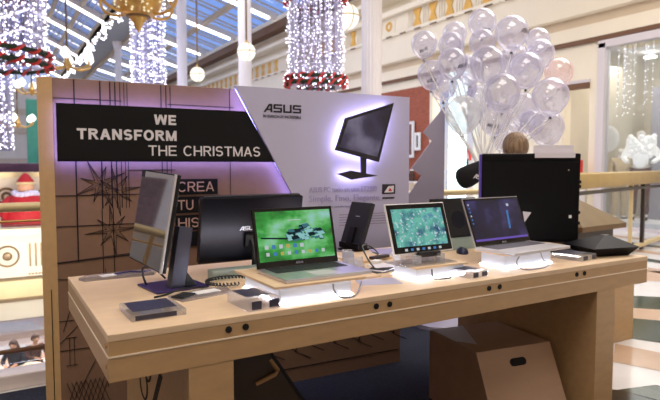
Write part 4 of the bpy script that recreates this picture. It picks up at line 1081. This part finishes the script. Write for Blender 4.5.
def figure(t, J, mats, face=True, hands=True, sc=1., hair=True, sub=2, headless=False):
    """J: joint dict in the figure's frame, facing +Y. mats: body, top, trousers, hair, shoes"""
    N = {}; E = []
    def nd(n, p, r): N[n] = (Vector(p) * sc, r * sc if not isinstance(r, tuple) else (r[0] * sc, r[1] * sc))
    def ln(*ns):
        for a, b in zip(ns, ns[1:]): E.append((a, b))
    nd('pelvis', J['pelvis'], .12); nd('waist', V(*J['pelvis']).lerp(V(*J['chest']), .45), .105); nd('chest', J['chest'], .125); nd('neck0', J['neck'], .06); ln('pelvis', 'waist', 'chest', 'neck0')
    hd = V(*J['head']); nk = V(*J['neck'])
    if not headless:
        nd('neck1', nk.lerp(hd, .45), .052); nd('skull', hd, (.085, .10)); nd('crown', hd + V(0, -.01, .075), (.062, .075)); ln('neck0', 'neck1', 'skull', 'crown')
        if face:
            fw = V(*J.get('look', (0, 1, 0))).normalized(); sd_ = fw.cross(V(0, 0, 1)).normalized()
            nd('chin', hd + fw * .065 + V(0, 0, -.07), .035); nd('nose', hd + fw * .118 + V(0, 0, -.012), .013); ln('skull', 'chin'); ln('skull', 'nose')
            for s, n in ((1, 'r'), (-1, 'l')): nd('ear' + n, hd + sd_ * s * .098 + V(0, 0, -.01), .018); ln('skull', 'ear' + n)
    for s in 'lr':
        nd('sh' + s, J['sh' + s], .058); nd('el' + s, J['el' + s], .042); nd('wr' + s, J['wr' + s], .029); ln('chest', 'sh' + s, 'el' + s, 'wr' + s)
        nd('hip' + s, J['hip' + s], .088); nd('kn' + s, J['kn' + s], .058); nd('an' + s, J['an' + s], .04); ln('pelvis', 'hip' + s, 'kn' + s, 'an' + s)
        a = V(*J['an' + s]); tf = V(*J.get('toe', (0, 1, 0))); nd('ft' + s, a + tf * .14 + V(0, 0, -.045), .034); ln('an' + s, 'ft' + s)
        if hands:
            wv = V(*J['wr' + s]); d = (wv - V(*J['el' + s])).normalized(); q = d.cross(V(0, 0, 1)); q = q.normalized() if q.length > .1 else V(1, 0, 0); up = q.cross(d).normalized()
            nd('pm' + s, wv + d * .055, (.034, .017)); ln('wr' + s, 'pm' + s)
            for f_, off, ln_ in ((0, -.027, .062), (1, -.009, .075), (2, .009, .070), (3, .027, .055)):
                b0 = wv + d * .088 + q * off; b1 = b0 + d * ln_ * .5 - up * .012; b2 = b1 + d * ln_ * .25 - up * .03
                for k, p in enumerate((b0, b1, b2)): nd('f%d%d%s' % (f_, k, s), p, (.009, .0085, .007)[k])
                ln('pm' + s, 'f%d0%s' % (f_, s), 'f%d1%s' % (f_, s), 'f%d2%s' % (f_, s))
            sg_ = 1 if s == 'l' else -1
            b0 = wv + d * .035 + q * .034 * sg_; b1 = b0 + d * .035 + q * .014 * sg_ - up * .01; nd('t0' + s, b0, .011); nd('t1' + s, b1, .009); ln('pm' + s, 't0' + s, 't1' + s)
    skin_obj('body', N, E, 'pelvis', mats['body'], t, sub)
    # clothing shells follow the same joints
    C = {}; 
    def cn(n, k, e=0): C[n] = (N[n][0], N[n][1] * k + e * sc if not isinstance(N[n][1], tuple) else N[n][1])
    if mats.get('top'):
        for n in ('pelvis', 'waist', 'chest'): cn(n, 1.1, .012)
        C['neckb'] = (N['neck0'][0] - V(0, 0, .03) * sc, .066 * sc)
        ed = [('pelvis', 'waist'), ('waist', 'chest'), ('chest', 'neckb')]
        for s in 'lr':
            cn('sh' + s, 1.15, .01); ed += [('chest', 'sh' + s)]
            if mats.get('long_sleeves', True): cn('el' + s, mats.get('sleeve', 1.1), .012); C['cu' + s] = (N['el' + s][0].lerp(N['wr' + s][0], .92), .037 * sc); ed += [('sh' + s, 'el' + s), ('el' + s, 'cu' + s)]
            else: C['cu' + s] = (N['sh' + s][0].lerp(N['el' + s][0], .95), .062 * sc); ed += [('sh' + s, 'cu' + s)]
        skin_obj('top_garment', C, ed, 'pelvis', mats['top'], t, sub)
    if mats.get('trousers'):
        C = {}; cn('pelvis', 1.08, .01); ed = []
        for s in 'lr':
            cn('hip' + s, 1.08, .01); cn('kn' + s, 1.1, .012); cn('an' + s, 1.1, .02); ed += [('pelvis', 'hip' + s), ('hip' + s, 'kn' + s), ('kn' + s, 'an' + s)]
        skin_obj('trousers', C, ed, 'pelvis', mats['trousers'], t, sub)
    if mats.get('shoes'):
        tf = V(*J.get('toe', (0, 1, 0)))
        for s in 'lr':
            a = V(*J['an' + s]) * sc
            MB().ball(a + (tf * .07 + V(0, 0, -.05)) * sc, sc, (.05 + .09 * abs(tf.x), .05 + .09 * abs(tf.y), .045), 14, 8, lambda p: Vector((p.x, p.y, max(p.z, -.7)))).build('shoe', mats['shoes'], t, True)
    if hair and not headless:
        fw = V(*J.get('look', (0, 1, 0))).normalized(); h = MB(); hc = hd * sc
        def hf(p):
            front = p.dot(fw); z = p.z
            k = 1.0
            if front > .35 and z < .45: k = .82
            if z < -.45: k = .80
            return Vector((p.x * k, p.y * k, z)) * (1 + .02 * math.sin(9 * p.x + 4 * p.y))
        h.ball(hc - fw * .012 * sc + V(0, 0, .022) * sc, sc, (.104, .118, .118), 22, 14, hf); h.build('hair', mats['hair'], t, True)
    if face and not headless:
        fw = V(*J.get('look', (0, 1, 0))).normalized(); sd_ = fw.cross(V(0, 0, 1)).normalized()
        for s in (-1, 1): MB().ball((hd + fw * .098 + sd_ * s * .032 + V(0, 0, .012)) * sc, .011 * sc, (1, 1, .7), 10, 6).build('eye', mats['eye'], t, True)
        MB().ball((hd + fw * .096 + V(0, 0, -.048)) * sc, .02 * sc, (1, .5, .3), 10, 6).build('mouth', mats['lip'], t, True)
STAND = dict(pelvis=(0, 0, .95), chest=(0, .0, 1.30), neck=(0, -.01, 1.47), head=(0, .02, 1.615), shl=(-.18, -.01, 1.42), shr=(.18, -.01, 1.42), ell=(-.24, -.02, 1.14), elr=(.24, -.02, 1.14), wrl=(-.23, .10, .90), wrr=(.23, .10, .90),
             hipl=(-.09, 0, .90), hipr=(.09, 0, .90), knl=(-.10, .02, .50), knr=(.10, .02, .50), anl=(-.11, -.01, .09), anr=(.11, -.01, .09))
pm = dict(sleeve=1.1, body=M['skin'], top=M['cloth_black'], trousers=M['cloth_navy'], hair=M['hair'], shoes=M['black_mat'], eye=M['eye'], lip=M['lip'])
t = thing('person', 'person in a black shirt seen from behind, holding the balloon sticks behind the largest computer', 'person', (3.69, 3.18, 0), rad(-31))
J = dict(STAND); J.update(ell=(-.46, .02, 1.37), wrl=(-.25, .17, 1.48), shl=(-.21, 0, 1.50), shr=(.20, 0, 1.46), chest=(0, 0, 1.33), neck=(0, -.01, 1.50), head=(0, .03, 1.63), look=(.15, 1, -.1), elr=(.27, .03, 1.15), wrr=(.16, .22, 1.06))
pq = dict(pm); pq['sleeve'] = 2.3
figure(t, J, pq)
lg = MB(); mtx = Matrix.Translation((-.33, -.115, 1.385)) @ Matrix.Rotation(rad(12), 4, 'Y')
for poly in logo_polys(): lg.prism([(-.05 + a / 4.36 * .13, b * .036) for a, b in poly], -.003, .003, 'y', mtx)
lg.build('sleeve_print', M['white'], t)

# mannequins in the right-hand shop window
mm = dict(body=M['mannequin'], top=M['cloth_white'], trousers=M['cloth_brown'], hair=M['fluff'], shoes=M['black_mat'], eye=M['eye'], lip=M['lip'])
t = thing('mannequin', 'white mannequin in a white fluffy jacket standing in the shop window', 'mannequin', (13.45, 7.82, .16), rad(115))
J = dict(STAND); J.update(elr=(.30, -.04, 1.18), ell=(-.32, -.04, 1.18), wrl=(-.18, .16, 1.08), wrr=(.18, .16, 1.08)); figure(t, J, mm, face=False, hands=False, hair=False, sc=1.28)
fu = MB()
for k in range(90):
    a = random.random() * 2 * PI; z = 1.55 + random.random() * .48
    fu.ball((.27 * math.cos(a), .19 * math.sin(a), z), .065, (1, 1, 1), 8, 6)
fu.build('fur_scarf', M['cloth_white'], t, True)
t = thing('mannequin', 'beige dressed mannequin deeper in the shop, left part of the window', 'mannequin', (14.6, 9.05, 0), rad(150))
mb2 = dict(mm); mb2['top'] = M['cloth_beige']; mb2['trousers'] = M['cloth_beige']; figure(t, STAND, mb2, face=False, hands=False, hair=False, sc=1.15)
t = thing('mannequin', 'small mannequin dressed in red in the far shop doorway beside the tree cutout', 'mannequin', (13.4, 13.75, .75), rad(140))
mb3 = dict(mm); mb3['top'] = M['red_bright']; mb3['trousers'] = M['cloth_navy']; figure(t, STAND, mb3, face=False, hands=False, hair=False, sc=.95)
tag(MB().box(13.1, 13.7, 13.45, 14.05, 0, .74, .02).build('plinth', M['white_mat']), 'white plinth under the small red dressed mannequin', 'plinth')
t = thing('shop_shelf', 'low white shelf rack below the small red mannequin', 'shelf', (12.3, 13.45, 0), rad(90))
for z in (.25, .6, .95, 1.3): MB().box(-.22, .22, -.08, .08, z, z + .06, .004).build('board', M['white_mat'], t)
for x in (-.21, .21): MB().box(x - .015, x + .015, -.08, .08, 0, 1.36, .003).build('upright', M['plastic_grey'], t)
# pictures and goods at the brick shop
def frame_pic(label, y, z0, z1, wy, m):
    t = thing('framed_picture', label, 'picture', (XW - .03, y, z0))
    f_ = MB(); h = z1 - z0
    for a, b_, c, d in ((-wy, wy, 0, .1), (-wy, wy, h - .1, h), (-wy, -wy + .1, .1, h - .1), (wy - .1, wy, .1, h - .1)): f_.box(-.04, 0, a, b_, c, d)
    f_.build('frame', M['white'], t); MB().box(-.02, 0, -wy + .1, wy - .1, .1, h - .1).build('picture', M[m], t)
frame_pic('tall white framed picture at the left of the brick shop front', 15.42, 1.75, 3.0, .28, 'pic_art')
frame_pic('small dark framed picture right of the tall white one at the brick shop front', 14.95, 2.0, 2.6, .15, 'dark_wood')
for k, (y, m, lab) in enumerate(((15.75, 'ribbon', 'red parcel'), (15.45, 'gold_flat', 'gold tin'), (15.2, 'shop_cream', 'cream jar'), (14.95, 'hair_dark', 'brown jar'))):
    t = thing('shop_goods', lab + ' on the counter of the brick shop', 'goods', (12.22, y, .95))
    if k % 2: MB().lathe([(.08, 0), (.11, .03), (.11, .26), (.06, .32), (.06, .36)]).build('jar', M[m], t, True); MB().cyl((0, 0, .36), (0, 0, .40), .07).build('lid', M['white'], t)
    else: MB().box(-.1, .1, -.11, .11, 0, .3, .01).build('carton', M[m], t); MB().box(-.105, .105, -.02, .02, -.0, .305).build('band', M['white'], t)
t = thing('shop_counter', 'low counter in front of the brick shop', 'counter', (12.22, 15.4, 0)); MB().box(-.18, .18, -.75, .75, 0, .9, .01).build('cabinet', M['cream_dim'], t); MB().box(-.22, .22, -.8, .8, .9, .95, .01).build('worktop', M['white_mat'], t)
# doorway items near the right
t = thing('framed_picture', 'white round framed portrait in the doorway left of the shop window', 'picture', (14.3, 9.25, 2.2))
MB().lathe([(.30, 0), (.36, .02), (.36, .05), (.30, .07)], seg=28, mat=Matrix.Rotation(rad(-90), 4, 'Y')).build('frame', M['white'], t); MB().lathe([(.001, .03), (.30, .03), (.30, .06), (.001, .06)], seg=28, mat=Matrix.Rotation(rad(-90), 4, 'Y')).build('picture', M['cloth_brown'], t)
t = thing('shopping_bag', 'bright red shopping bag in the doorway above the gold railing', 'bag', (12.2, 8.72, 0))
MB().box(-.1, .1, -.16, .16, 1.22, 1.62, .01).build('bag', M['red_bright'], t); MB().torus((0, 0, 1.62), .08, .008, 14, 5, 'x', PI).build('handle', M['red_bright'], t)
MB().box(-.15, .15, -.2, .2, 0, 1.22, .01).build('display_plinth', M['white_mat'], t)
# downstairs guests
SIT = dict(pelvis=(0, 0, .52), chest=(0, .03, .88), neck=(0, .03, 1.05), head=(0, .07, 1.20), shl=(-.18, .02, 1.0), shr=(.18, .02, 1.0), ell=(-.25, .12, .78), elr=(.25, .12, .78), wrl=(-.12, .36, .78), wrr=(.12, .36, .78),
           hipl=(-.1, .04, .50), hipr=(.1, .04, .50), knl=(-.12, .46, .50), knr=(.12, .46, .50), anl=(-.12, .44, .09), anr=(.12, .44, .09))
def cafe_chair(lab, loc, rz):
    t = thing('cafe_chair', lab, 'chair', loc, rz, 'chairs on the lower floor')
    MB().box(-.2, .2, -.2, .2, .40, .44, .01).build('seat', M['dark_wood'], t); MB().box(-.2, .2, -.22, -.19, .55, .85, .01).build('backrest', M['dark_wood'], t)
    for x in (-.18, .18):
        for y in (-.2, .18): MB().cyl((x, y, 0), (x, y, .40 if y > 0 else .85), .018, seg=8).build('leg', M['dark_wood'], t)
for lab, clab, x, y, rz, top, hr in (('seated person with long brown hair and dark jacket at the left edge, lower floor', 'dark chair under the long-haired guest on the lower floor', .36, 16.0, 160, 'cloth_navy', 'hair_dark'),
                               ('seated person in a brown coat on the lower floor, nearer the display wall', 'dark chair under the guest in the brown coat on the lower floor', .82, 16.3, 200, 'cloth_brown', 'hair_dark')):
    cafe_chair(clab, (x, y, -4.2), rad(rz))
    t = thing('person', lab, 'person', (x, y, -4.2), rad(rz)); mp_ = dict(pm); mp_['top'] = M[top]; mp_['hair'] = M[hr]; figure(t, SIT, mp_, sub=1)
    if hr == 'hair_dark' and x < .5: MB().ball((0, -.04, 1.08), 1, (.11, .09, .17), 14, 10).build('long_hair', M['hair_dark'], t, True)
t = thing('cafe_table', 'round pale table between the two seated guests on the lower floor', 'table', (.62, 15.5, -4.2)); MB().cyl((0, 0, .70), (0, 0, .74), .35, seg=24).build('tabletop', M['shop_cream'], t); MB().cyl((0, 0, 0), (0, 0, .70), .03).build('leg', M['dark_wood'], t); MB().cyl((0, 0, 0), (0, 0, .03), .22, seg=20).build('base', M['dark_wood'], t)

# red stuffed figure on the bridge
t = thing('stuffed_figure', 'red robed stuffed festive figure with pale ruff and red hat beyond the gold handrail', 'doll', (.64, 14.2, 0), rad(180)); t.scale = (.9, .9, .9)
MB().lathe([(.52, 0), (.56, .25), (.50, .6), (.38, .85), (.25, 1.0), (.12, 1.05)], seg=22).build('robe', M['red'], t, True)
for s in (-1, 1): MB().tube([(s * .30, 0, .82), (s * .52, .1, .58), (s * .40, .32, .48)], .13, 10).build('arm', M['red'], t, True)
MB().ball((0, .05, 1.12), .19, (1, .95, .95)).build('head', M['skin'], t, True)
rf = MB()
for k in range(16): a = 2 * PI * k / 16; rf.ball((.24 * math.cos(a), .05 + .24 * math.sin(a), .96 + .02 * math.cos(3 * a)), .08, (1, 1, 1), 8, 6)
rf.build('ruff', M['fluff'], t, True)
MB().lathe([(.20, 0), (.19, .07), (.10, .2), (.03, .27)], (0, .03, 1.2), 16).build('hat', M['red'], t, True)
hb = MB(); hb.torus((0, .03, 1.22), .19, .035, 20, 6); hb.build('hat_brim', M['gold_pale'], t, True)
# long low purple bench and green banner
t = thing('purple_bench', 'long dark purple upholstered bench beyond the bridge parapet', 'bench', (-1.0, 17.4, 0)); MB().box(-3, 2.2, -.25, .25, 1.30, 1.55, .03).build('cushion', M['purple_dark'], t); MB().box(-3, 2.2, -.22, .22, 0, 1.30, .02).build('base', M['dark_wood'], t)
t = thing('banner_stand', 'tall teal green banner stand at the left edge of the display wall', 'banner', (1.28, 21.5, 0)); MB().box(-.22, .22, -.02, .02, .3, 3.7, .01).build('banner', M['teal'], t); MB().box(-.26, .26, -.15, .15, 0, .08, .01).build('foot', M['dark_wood'], t); MB().cyl((0, .03, .05), (0, .03, 3.7), .02).build('pole', M['plastic_grey'], t)

struct(MB().box(-9, 4.5, 16.2, 24, -.4, 0).build('floor_far', M['marble']))
# ================================================================== HANGING LIGHTS
def globe(label, x, y, z, r, ztop):
    t = thing('globe_pendant', label, 'pendant lamp', (x, y, z), 0, 'globe pendants along the colonnade')
    MB().ball((0, 0, 0), r, (1, 1, 1), 24, 16).build('globe', M['globe'], t, True)
    b = MB(); b.torus((0, 0, 0), r * 1.01, r * .045, 28, 6); b.torus((0, 0, 0), r * 1.01, r * .035, 28, 6, 'x'); b.build('band', M['gold'], t, True)
    MB().lathe([(r * .3, r * .9), (r * .32, r * 1.0), (r * .12, r * 1.15), (r * .08, r * 1.4)], seg=14).build('cap', M['gold'], t, True)
    MB().cyl((0, 0, r * 1.3), (0, 0, ztop - z), .03, seg=8).build('rod', M['bronze'], t, True)
globe('largest and nearest globe lamp, left of the fluted column', 6.6, 10.3, 4.66, .27, 9.75)
globe('globe lamp hanging between the two middle columns', 6.6, 15.8, 4.85, .27, 9.75)
globe('smallest, farthest globe lamp, hanging above the black sign', 6.62, 20.5, 4.83, .27, 9.75)

def light_curtain(name, label, x, y, r, z0, z1, n, step, size, garl=(), ztop=10, inner=True):
    t = thing(name, label, 'light curtain', (x, y, z0), 0)
    H = z1 - z0
    sl_ = MB(); wr = MB()
    for k in range(n):
        a = 2 * PI * k / n + random.uniform(-.05, .05); rr = r * (1 if not inner or k % 3 else random.uniform(.3, .8))
        px, py = rr * math.cos(a), rr * math.sin(a); zb = random.uniform(0, .12)
        wr.box(px - .004, px + .004, py - .004, py + .004, zb, H)
        z = zb
        while z < H:
            sl_.octa((px + random.uniform(-.03, .03), py + random.uniform(-.03, .03), z), size * random.uniform(.6, 1.25)); z += step * random.uniform(.6, 1.4)
    o = sl_.build('string_lights', M['fairy'], t); o['kind'] = 'stuff'
    o = wr.build('wires', M['wire'], t); o['kind'] = 'stuff'
    dr_ = MB(); sg = 32
    dr_._verts([(r * .93 * math.cos(2 * PI * k / sg), r * .93 * math.sin(2 * PI * k / sg), z) for z in (0, H) for k in range(sg)], [(k, (k + 1) % sg, sg + (k + 1) % sg, sg + k) for k in range(sg)])
    dr_.build('tulle_drape', M['tulle'], t, True)
    MB().torus((0, 0, H), r, .03).build('support_ring', M['gold'], t, True)
    MB().cyl((0, 0, H), (0, 0, max(H + .1, ztop - z0)), .02, seg=8).build('hanger', M['bronze'], t)
    for gz in garl:
        g = MB(); g.torus((0, 0, gz), r * 1.04, .036, 36, 7)
        for k in range(90):
            a = random.random() * 2 * PI; g.octa((r * 1.05 * math.cos(a), r * 1.05 * math.sin(a), gz + random.uniform(-.035, .035)), .036)
        go = g.build('garland', M['fir'], t)
        rb = MB()
        rb.tube([((r * 1.05 + .045 * math.cos(q * .9)) * math.cos(2 * PI * q / 120), (r * 1.05 + .045 * math.cos(q * .9)) * math.sin(2 * PI * q / 120), gz + .045 * math.sin(q * .9)) for q in range(121)], .024, 5, 0)
        rb.build('ribbon', M['ribbon'], go)
        fb = MB()
        for k in range(40): a = random.random() * 2 * PI; fb.octa((r * 1.13 * math.cos(a), r * 1.13 * math.sin(a), gz + random.uniform(-.08, .08)), size * 1.1)
        fb.build('garland_lights', M['fairy'], go)['kind'] = 'stuff'
light_curtain('light_curtain', 'wide square drop of fairy lights with garland beside the fluted column', 5.42, 9.55, .54, 2.98, 6.5, 46, .085, .0145, (.06, .17, 1.62))
light_curtain('light_curtain', 'largest fairy light curtain with double red and green garland at the upper left', .10, 10.0, .72, 3.02, 6.8, 60, .085, .0165, (.0, .16, 1.15))
light_curtain('light_curtain', 'narrow lower fairy light curtain hanging below the garland at the left edge', .06, 11.6, .32, 1.75, 3.6, 24, .09, .017, (), 2.9 + 7)
light_curtain('light_curtain', 'distant column of fairy lights seen under the gold chandelier', 6.0, 25.3, .72, 4.4, 9.6, 30, .21, .036, ())

# gold chandelier
t = thing('chandelier', 'large gold bowl chandelier with pointed finial at the top edge', 'chandelier', (1.93, 8.7, 3.45))
MB().lathe([(.004, 0), (.035, .05), (.07, .14), (.12, .19), (.13, .23), (.24, .26), (.30, .34), (.34, .46), (.35, .60), (.31, .64), (.28, .62)], seg=28).build('bowl', M['gold'], t, True)
MB().torus((0, 0, .235), .15, .025, 24, 6).build('bowl_rim', M['bronze'], t, True)
ci = MB()
for k in range(90): a = random.random() * 2 * PI; z = .27 + .3 * random.random(); rr = .25 + .10 * min(1, (z - .27) / .2) + .01; ci.octa((rr * math.cos(a), rr * math.sin(a), z), .022)
ci.build('crystal_beads', M['shade_dim'] if 'shade_dim' in M else glow('shade_dim', (255, 236, 190), 1.0, False), t)['kind'] = 'stuff'
for k in range(6):
    a = 2 * PI * k / 6 + .35; ca2, sa2 = math.cos(a), math.sin(a)
    ar = MB().tube([(.15 * ca2, .15 * sa2, .30), (.32 * ca2, .32 * sa2, .26), (.52 * ca2, .52 * sa2, .32), (.60 * ca2, .60 * sa2, .46), (.56 * ca2, .56 * sa2, .58)], .022, 8, 4).build('arm', M['gold'], t, True)
    MB().lathe([(.03, 0), (.09, .06), (.10, .16), (.05, .24)], (.56 * ca2, .56 * sa2, .58), 12).build('lamp_shade', M['shade'], ar, True)
MB().cyl((0, 0, .6), (0, 0, 7.2), .03).build('rod', M['bronze'], t)
def lamp_cluster(label, x, y, z, R, n, sr, ztop, rot=0):
    t = thing('branched_lamp', label, 'chandelier', (x, y, z))
    MB().lathe([(.02, -.16), (.07, -.08), (.09, 0), (.05, .08), (.03, .2)], seg=14).build('hub', M['gold'], t, True)
    for k in range(n):
        a = rot + 2 * PI * k / n; c, s = math.cos(a), math.sin(a)
        ar = MB().tube([(0, 0, -.03), (.5 * R * c, .5 * R * s, -.12), (R * c, R * s, -.04), (R * c, R * s, .04)], .025, 7, 4).build('arm', M['gold'], t, True)
        MB().lathe([(sr * .35, 0), (sr, sr * .8), (sr * .8, sr * 1.6), (sr * .15, sr * 2.3)], (R * c, R * s, .04), 14).build('lamp_shade', M['shade'], ar, True)
    MB().cyl((0, 0, .1), (0, 0, ztop - z), .02).build('rod', M['bronze'], t)
lamp_cluster('branched gold lamp with bright tulip shades just above the left end of the display wall', 1.56, 14.2, 3.80, .52, 6, .11, 10.9, .35)
lamp_cluster('smaller branched gold lamp with white shades lower left, beside the teal banner', 1.02, 17.5, 3.55, .36, 5, .10, 10.9, .2)
lamp_cluster('lowest branched gold lamp close to the narrow light curtain', .72, 19.3, 2.75, .45, 5, .10, 10.9, .7)
lf = tag(MB().box(13.2, 13.9, 7.3, 8.4, 4.42, 4.5).build('ceiling_grid', M['gold_pale']), 'gold grid hanging the light strings in the shop window', 'grid')
t = thing('light_strings', 'sparkling white bead light strings hung inside the shop window', 'string lights', (13.5, 7.9, 2.7))
sl_ = MB(); wr = MB()
for k in range(22):
    x, y = random.uniform(-.25, .25), random.uniform(-.55, .75); z = random.uniform(0, .5); wr.box(x - .003, x + .003, y - .003, y + .003, z, 1.72)
    while z < 1.7: sl_.octa((x, y, z), .018); z += random.uniform(.14, .34)
sl_.build('bead_lights', M['shade_bead'] if 'shade_bead' in M else glow('shade_bead', (255, 250, 244), 2.2, False), t)['kind'] = 'stuff'; wr.build('wires', M['wire'], t)['kind'] = 'stuff'
